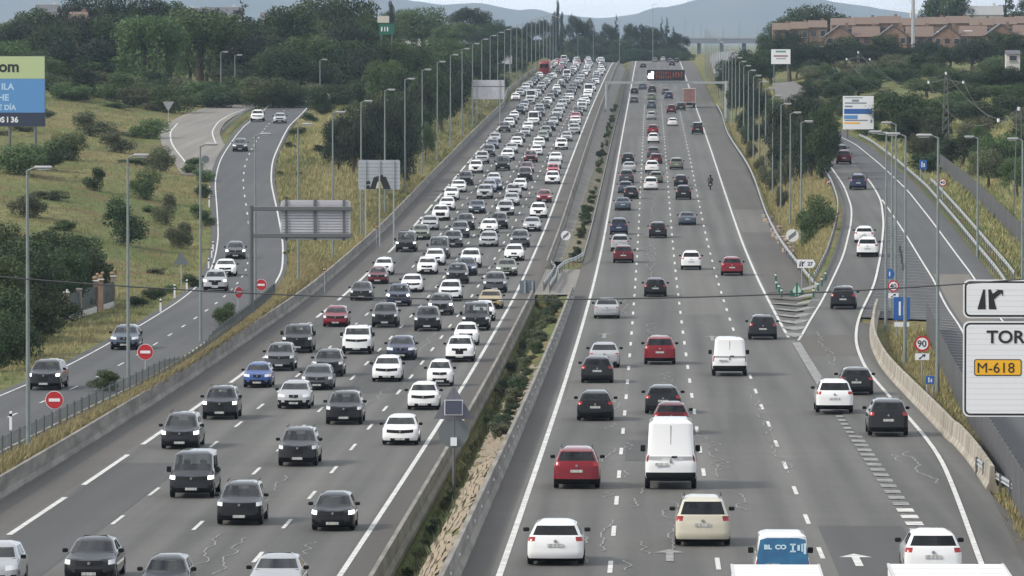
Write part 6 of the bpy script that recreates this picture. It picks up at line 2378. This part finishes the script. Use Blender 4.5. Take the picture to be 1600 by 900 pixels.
# ================================================================== buildings
M_BRICK = mat('brick_orange', (.235, .150, .105), .9, c2=(.165, .112, .085), nscale=1.2, coords='World')
M_BRICK2 = mat('brick_brown', (.21, .14, .10), .9, c2=(.15, .105, .08), nscale=1.2, coords='World')
M_ROOF = mat('roof_tile', (.13, .093, .075), .9, c2=(.175, .125, .098), nscale=2.5, coords='World', stretch=(1, 1, 4))
M_SLATE = mat('roof_slate', (.085, .088, .10), .7, c2=(.11, .11, .12), nscale=2, coords='World')
M_WIN = mat('window_dark', (.03, .035, .045), .1)
M_FRAME = mat('window_frame', (.3, .29, .27), .7)
M_RENDER = mat('pale_render', (.55, .53, .50), .8, c2=(.48, .46, .43), nscale=1)


def house(label, px, Y, w, d, hw, rise, wallm, roofm, cols=2, rows=2, z=None, name='brick_house', gable_front=False, chimney=True, key=None, skylight=False, group=None):
    pt = at(px, 60, Y)
    z0 = tz(pt[0], Y) if z is None else z
    root = empty(name, (pt[0], Y, z0))
    if key:
        in_row(root, key, px, label, 'house', group, 'from the left')
    else:
        tag(root, label, 'house', group)
    MB().box((0, d / 2, hw / 2 - .6), (w - .06, d, hw + 1.2)).build('wall', wallm, root)
    r = MB()
    o_ = .3
    if gable_front:
        g = MB().poly([(-w / 2 + .03, hw), (w / 2 - .03, hw), (0, hw + rise)], 0, d)
        g.build('gable', wallm, root)
        for s in (-1, 1):
            r.add([(s * (w / 2 + o_), -.25, hw - .12), (0, -.25, hw + rise + .06), (0, d + .2, hw + rise + .06), (s * (w / 2 + o_), d + .2, hw - .12),
                   (s * (w / 2 + o_), -.25, hw + .06), (0, -.25, hw + rise + .26), (0, d + .2, hw + rise + .26), (s * (w / 2 + o_), d + .2, hw + .06)],
                  [(0, 1, 2, 3), (4, 5, 6, 7), (0, 1, 5, 4), (3, 2, 6, 7), (0, 3, 7, 4)])
    else:
        r.poly([(-.4, hw - .05), (d + .4, hw - .05), (d / 2, hw + rise)], -w / 2 - .02, w / 2 + .02)
        r.v = [(y_, x_, z_) for x_, y_, z_ in r.v]
    rf = r.build('roof', roofm, root)
    if chimney:
        MB().box((w * .28, d * .55, hw + rise * .7), (.7, .7, rise * 1.2)).build('chimney', wallm, rf)
    if skylight:
        q = MB().box((0, 0, 0), (w * .3, .9, .06)).build('skylight', M_LENS, rf, loc=(-w * .2, d * .2, hw + rise * .42))
        q.rotation_euler = (math.atan2(rise, d / 2), 0, 0)
    for i in range(cols):
        for j in range(rows):
            xw, zw = (i + .5) / cols * w - w / 2, (j + .55) / rows * hw
            ww, hh = min(1.3, w / cols * .5), min(1.35, hw / rows * .5)
            f = MB().box((xw, -.01, zw), (ww + .2, .12, hh + .2)).build('window', M_FRAME if (i + j) % 2 else wallm, root)
            MB().box((xw, -.085, zw), (ww, .05, hh)).build('pane', M_WIN, f)
            MB().box((xw, -.1, zw - hh / 2 - .14), (ww + .3, .2, .08)).build('sill', M_FRAME, f)
    return root


hr = random.Random(4)
for i, px in enumerate(range(1312, 1640, 42)):
    zt = at(px, 86, 1290)[2]
    house('orange brick terraced house with gabled front in the lower hilltop row', px, 1290 + (i % 2) * 5, 6.2, 9, 4.6 + hr.uniform(-.2, .3), 2.3, M_BRICK if i % 3 else M_BRICK2, M_ROOF if i % 2 else M_SLATE, 3, 2, z=zt - .3,
          gable_front=i % 2 == 0, key='ha', skylight=i in (4, 5), group='brick terraces on the right hilltop')
for i, px in enumerate(range(1318, 1660, 36)):
    zt = at(px, 60, 1380)[2]
    house('red brick terraced house in the upper hilltop row', px, 1380 + (i % 3), 5.9, 9, 3.4 + .25 * (i % 3), 1.7, M_BRICK2 if i % 3 else M_BRICK, M_ROOF, 2, 1, z=zt - .2, key='hb', group='brick terraces on the right hilltop')
for i, px in enumerate((1222, 1250, 1278)):
    zt = at(px, 62, 1330)[2]
    house('brown brick house stepping down the left end of the hilltop', px, 1330, 4.4, 8, 2.6 + .3 * i, 1.6, M_BRICK2, M_ROOF, 2, 1, z=zt - .3, key='hc', group='brick terraces on the right hilltop')
house('pale house with a long grey roof between the hilltop trees', 1538, 1420, 9.5, 8, 4.2, 2.2, M_RENDER, mat('roof_pale', (.26, .27, .27), .8), 3, 1, z=at(1538, 40, 1420)[2] - 1.5, name='house')
house('small white hut beside the path on the right hill', 1583, 960, 2.4, 3, 1.6, .6, M_RENDER, M_SLATE, 1, 1, z=at(1583, 99, 960)[2], name='hut', chimney=False)
for lab, px, Y, py, w, m, rm_ in (('white house peeping over the upper left wood at its left end', 72, 1200, 10, 5, M_RENDER, M_SLATE), ('orange brick house end peeping through the upper left wood', 120, 990, 22, 3.2, M_BRICK, M_ROOF),
                                  ('cream house behind the light green willows', 282, 1150, 16, 7, M_RENDER, M_SLATE), ('white house with grey roof above the middle of the upper left wood', 345, 1180, 14, 9, M_RENDER, M_SLATE),
                                  ('white house right of the dark firs at upper left', 432, 1170, 22, 7, M_RENDER, M_SLATE), ('pale house with dark roof near the green sign tower', 660, 1500, 48, 9, M_RENDER, M_ROOF)):
    zt = at(px, py, Y)[2]
    house(lab, px, Y, w, 7, zt - tz(at(px, 60, Y)[0], Y) - 1.2, 1.6, m, rm_, 2, 3, name='house')

# gate and statues at the left edge
gr = empty('garden_gate', (0, 0, 0))
tag(gr, 'brick gateway with dark panels and stone lions on its pillars, left of the service road', 'gate')
gp = []
for px in (104, 124, 150, 158, 177):
    Yg_ = 404 + (px - 104) * .32
    pt = at(px, 500, Yg_)
    gp.append((pt[0], Yg_, tz(pt[0], Yg_)))
for i, (x, y, z) in enumerate(gp):
    h_ = 2.0 + (i >= 2) * .25
    pl = MB().box((x, y, z + h_ / 2 - .1), (.34, .34, h_ + .2), bev=.02).build('pillar', M_BRICK2 if i in (2, 3) else mat('gate_stone', (.34, .28, .22), .9, c2=(.26, .21, .17), nscale=3), gr)
    MB().box((x, y, z + h_ + .04), (.46, .46, .1), bev=.02).build('cap', M_RENDER, pl)
    if i >= 2:
        b = MB()
        b.box((x - .05, y, z + h_ + .26), (.4, .22, .28), bev=.08)
        b.box((x + .12, y - .04, z + h_ + .5), (.24, .24, .26), bev=.08)
        b.tube((x + .1, y - .05, z + h_ + .1), (x + .1, y - .05, z + h_ + .4), .06, n=6)
        b.build('lion', mat('lion_stone', (.27, .19, .12), .9), pl, smooth=50)
for i in (0, 1, 3):
    (x0, y0, z0), (x1, y1, z1) = gp[i], gp[i + 1]
    a_ = math.atan2(y1 - y0, x1 - x0)
    L_ = math.dist((x0, y0), (x1, y1)) - .36
    c_ = ((x0 + x1) / 2, (y0 + y1) / 2, (z0 + z1) / 2)
    MB().box((c_[0], c_[1], c_[2] + 1.15), (L_, .06, 1.45), a_).build('gate_panel', mat('gate_green_black', (.02, .03, .03), .5), gr)
    MB().box((c_[0], c_[1], c_[2] + .15), (L_, .22, .5), a_).build('low_wall', M_RENDER, gr)
pt = at(104, 467, 410)
st = empty('garden_statue', (pt[0], 410, tz(pt[0], 410)))
tag(st, 'white garden statue in front of the dark trees by the gate', 'statue')
hs_ = at(104, 453, 410)[2] - st.location.z
MB().box((0, 0, hs_ * .3), (.4, .4, hs_ * .6), bev=.04).build('plinth', M_BRICK2, st)
b = MB()
b.tube((0, 0, hs_ * .58), (0, 0, hs_ * .78), .16, .2, 10)
b.tube((0, 0, hs_ * .78), (.03, 0, hs_ * .92), .2, .1, 10)
b.tube((.03, 0, hs_ * .9), (.06, -.02, hs_ * 1.02), .11, .08, 10)
b.tube((0, 0, hs_ * .85), (-.32, 0, hs_ * .66), .06, .04, 8)
b.build('figure', M_WHITE, st, smooth=50)


# ================================================================== masts, pylons and cables
def pylon(label, px, ytop, Y, wb, arm):
    pt = at(px, ytop, Y)
    z0 = tz(pt[0], Y)
    H_ = pt[2] - z0
    root = empty('power_pylon', (pt[0], Y, z0))
    tag(root, label, 'pylon', 'lattice power pylons')
    for sx in (-1, 1):
        for sy in (-1, 1):
            MB().tube((sx * wb, sy * wb, -.3), (sx * wb * .35, sy * wb * .35, H_), .04, .03, 5).build('leg', M_GREYM, root)
    b = MB()
    n_ = 9
    for i in range(n_):
        a_, c_ = wb * (1 - .65 * i / n_), wb * (1 - .65 * (i + 1) / n_)
        za, zb_ = H_ * i / n_, H_ * (i + 1) / n_
        for sy in (-1, 1):
            b.tube((-a_, sy * a_, za), (c_, sy * c_, zb_), .014, n=4, caps=False)
            b.tube((a_, sy * a_, za), (-c_, sy * c_, zb_), .014, n=4, caps=False)
    b.build('bracing', M_GREYM, root)
    tips = []
    for k, (dx, zz) in enumerate(((-arm, H_ - .9), (arm, H_ - .9), (0, H_ + .3))):
        MB().tube((0, 0, H_ - .3), (dx, 0, zz), .06, n=5).build('crossarm', M_GREYM, root)
        MB().tube((dx, 0, zz), (dx, 0, zz + .35), .13, .13, 8).build('insulator', M_WHITE, root)
        tips.append((pt[0] + dx, Y, z0 + zz + .3))
    return tips


def cable(label, a, b_, sag, r=.022, n=18, group='power cables', m=None):
    a, b_ = np.array(a, float), np.array(b_, float)
    pts = [a + (b_ - a) * t + np.array([0, 0, -4 * sag * t * (1 - t)]) for t in np.linspace(0, 1, n + 1)]
    o = MB().path(pts, r, 5).build('cable', m or M_DARK)
    tag(o, label, 'cable', group)
    return o


M_CABLE = mat('pale_cable', (.22, .21, .18), .6, metal=.2)
t0 = pylon('lattice power pylon before the trees, left of two on the right hill', 1341, 86, 990, .45, 2.0)
t1 = pylon('lattice power pylon among round trees, right of two on the right hill', 1478, 120, 760, .5, 2.3)
t2 = [at(1560, 186, 560), at(1592, 168, 560), at(1640, 190, 560)]
t2 = [np.array([q[0], 560, q[2]]) for q in t2]
for k, nm in enumerate(('left', 'right', 'top')):
    cable('thin power cable from the %s insulator between the two hill pylons' % nm, t0[k], t1[k], 3.2, .012, m=M_CABLE)
    cable('pale sagging power cable running from the %s insulator towards the right edge' % nm, t1[k], t2[k], 2.6, .012, m=M_CABLE)
tp = empty('power_pylon', (t2[1][0], 560, tz(t2[1][0], 560)))
tag(tp, 'lattice pylon top at the right edge behind the lamp head', 'pylon', 'lattice power pylons')
hp = t2[1][2] - tp.location.z
for sx in (-1, 1):
    for sy in (-1, 1):
        MB().tube((sx * .5, sy * .5, -.3), (sx * .18, sy * .18, hp), .04, .03, 5).build('leg', M_GREYM, tp)
for q in t2:
    MB().tube((0, 0, hp - .8), (q[0] - t2[1][0], 0, q[2] - tp.location.z - .3), .05, n=5).build('crossarm', M_GREYM, tp)
    MB().tube((q[0] - t2[1][0], 0, q[2] - tp.location.z - .3), (q[0] - t2[1][0], 0, q[2] - tp.location.z + .05), .13, n=8).build('insulator', M_WHITE, tp)
# black cable across the whole carriageway, hung between two poles beside the road
ca, cb, cc = at(-60, 427, 150), at(860, 468, 150), at(1660, 431, 150)
cable('thin black cable slung across all the carriageways', ca, cc, (ca[2] + cc[2]) / 2 - cb[2], .019, 40, None)
for lab, q in (('wooden pole carrying the black cable left of the road', ca), ('wooden pole carrying the black cable right of the road', cc)):
    z0 = tz(q[0], 150)
    o = empty('cable_pole', (q[0], 150, z0))
    tag(o, lab, 'pole')
    MB().tube((0, 0, -.5), (0, 0, q[2] - z0 + .4), .16, .11, 10).build('shaft', M_WOOD, o)
    MB().box((0, 0, q[2] - z0), (.3, .14, .12)).build('bracket', M_GREYM, o)
# telecom mast on the hilltop
pt = at(1427, -30, 1270)
z0 = at(1427, 86, 1270)[2] - 1
ms = empty('telecom_mast', (pt[0], 1270, z0))
tag(ms, 'grey telecom mast with antennas in front of the brick terraces', 'mast')
hm_ = pt[2] - z0
MB().tube((0, 0, -1), (0, 0, hm_), .5, .32, 10).build('mast', M_GALV, ms, smooth=40)
for k, (zz, dx) in enumerate(((hm_ - 4, -.7), (hm_ - 4, .8), (hm_ - 6.5, .7), (hm_ - 7.2, -.6), (hm_ - 2, .9))):
    MB().box((dx, -.2, zz), (.28, .22, 1.9), bev=.04).build('antenna', M_WHITE, ms)
    MB().tube((0, 0, zz), (dx, -.15, zz), .05, n=5).build('bracket', M_GREYM, ms)

# overpass and roads beyond the crest
Yo = 2700.
o0, o1 = at(1040, 64, Yo), at(1215, 64, Yo)
ov = empty('overpass', (o0[0], Yo, tz(o0[0], Yo)))
tag(ov, 'dark overpass deck crossing the valley before the mountain', 'bridge')
zt = o0[2] - ov.location.z
MB().box(((o1[0] - o0[0]) / 2, 0, zt), (o1[0] - o0[0] + 30, 10, 2.2)).build('deck', mat('bridge_concrete', (.16, .18, .22), .8), ov)
MB().box(((o1[0] - o0[0]) / 2, -5.1, zt + 1.5), (o1[0] - o0[0] + 30, .2, .7)).build('parapet', M_GALV, ov)
for k in range(5):
    MB().tube(((o1[0] - o0[0]) * (k + .5) / 5, 0, -3), ((o1[0] - o0[0]) * (k + .5) / 5, 0, zt), 1.0, n=10).build('pier', mat('bridge_concrete', (.16, .18, .22), .8), ov)
ys_ = np.arange(1230, 2500, 25.)
fr_x = lambda Y: np.interp(Y, [1200, 1500, 1900, 2500], [17.5, 19.5, 24, 38])
zz_ = np.array([max(tz(fr_x(q) + d_, q) for d_ in (-4, 0, 4)) for q in ys_]) + .35
zz_ = np.convolve(np.pad(zz_, 3, mode='edge'), np.ones(7) / 7, mode='valid') + .5
rc = strip('collector_road', lambda Y: fr_x(Y) - 4, lambda Y: fr_x(Y) + 4, ys_, lambda Y: np.interp(Y, ys_, zz_), 0, mat('far_asphalt', (.15, .15, .155), .8, c2=(.19, .19, .19), nscale=.05, coords='World'))
tag(rc, 'pale collector road climbing beyond the crest on the right', None, None, 'structure')
hp_ = [at(px, py, Y) for px, py, Y in ((1222, 161, 905), (1246, 156, 905), (1262, 140, 960), (1240, 127, 1015), (1206, 130, 1015), (1212, 145, 955))]
b = MB().add([(q[0], q[1], max(q[2], tz(q[0], q[1]) + .1)) for q in hp_], [tuple(range(6))])
hrd = b.build('hill_road', M_PT2)
tag(hrd, 'short stretch of pale road on the slope above the outbound trees', None, None, 'structure')

# ================================================================== mountains and air
mp = [(-900, -10), (-300, -25), (300, -40), (520, -20), (600, -6), (650, 3), (700, 9), (735, 2), (765, 6), (800, 16), (850, 20), (890, 22), (925, 29), (960, 27), (1000, 22), (1040, 12), (1080, 2), (1130, -14), (1180, -20), (1240, -6), (1290, 1), (1350, 9),
      (1400, 18), (1450, 24), (1600, 30), (2300, 34)]
pxs = np.arange(-700, 2301, 12.)
tops = np.convolve(np.pad(np.interp(pxs, [q[0] for q in mp], [q[1] for q in mp]), 2, mode='edge'), np.ones(5) / 5, mode='valid')
mg = np.random.default_rng(2)
tops += np.convolve(mg.normal(size=len(pxs)) * 1.6, np.ones(5) / 5, mode='same')
Vm = []
rows_ = 9
for j in range(rows_):
    t = j / (rows_ - 1)
    Ym = 10500 + 2500 * t
    for i, px in enumerate(pxs):
        top = at(px, tops[i], 13000)
        q = at(px, 60, Ym)
        zz = (top[2] - 0) * sstep(t) ** .9 + 9 * math.sin(px * .05 + j) * math.sin(j * 1.7 + px * .021) * (0 < j < rows_ - 1) - 12 * (1 - t)
        Vm.append((top[0] * (Ym / 13000), Ym, float(zz)))
nm_ = len(pxs)
ii = np.arange(len(Vm)).reshape(rows_, nm_)
qq = np.stack([ii[:-1, :-1].ravel(), ii[:-1, 1:].ravel(), ii[1:, 1:].ravel(), ii[1:, :-1].ravel()], 1)
mt_ = obj('mountains', np_mesh('mountains', np.array(Vm), qq, mat('mountain_rock', (.06, .075, .06), .95, c2=(.09, .09, .07), nscale=.002, coords='World')))
mt_.data.polygons.foreach_set('use_smooth', [True] * len(mt_.data.polygons))
tag(mt_, 'hazy blue mountain range on the horizon', None, None, 'structure')

hz = MB().box((0, 6650, 140), (9900, 13500, 310)).build('haze', mat('haze_unused', (1, 1, 1)))
hz.data.materials.clear()
hm2 = bpy.data.materials.new('haze_air')
hm2.use_nodes = True
nt = hm2.node_tree
for n_ in list(nt.nodes):
    nt.nodes.remove(n_)
ho = nt.nodes.new('ShaderNodeOutputMaterial')
pv = nt.nodes.new('ShaderNodeVolumePrincipled')
pv.inputs['Color'].default_value = (.60, .78, 1.0, 1)
pv.inputs['Density'].default_value = HAZE if 'HAZE' in globals() else 6e-5
pv.inputs['Anisotropy'].default_value = .1
nt.links.new(pv.outputs['Volume'], ho.inputs['Volume'])
hz.data.materials.append(hm2)
tag(hz, 'thin bluish summer haze over the whole valley', 'haze', None, 'stuff')

finish_rows()
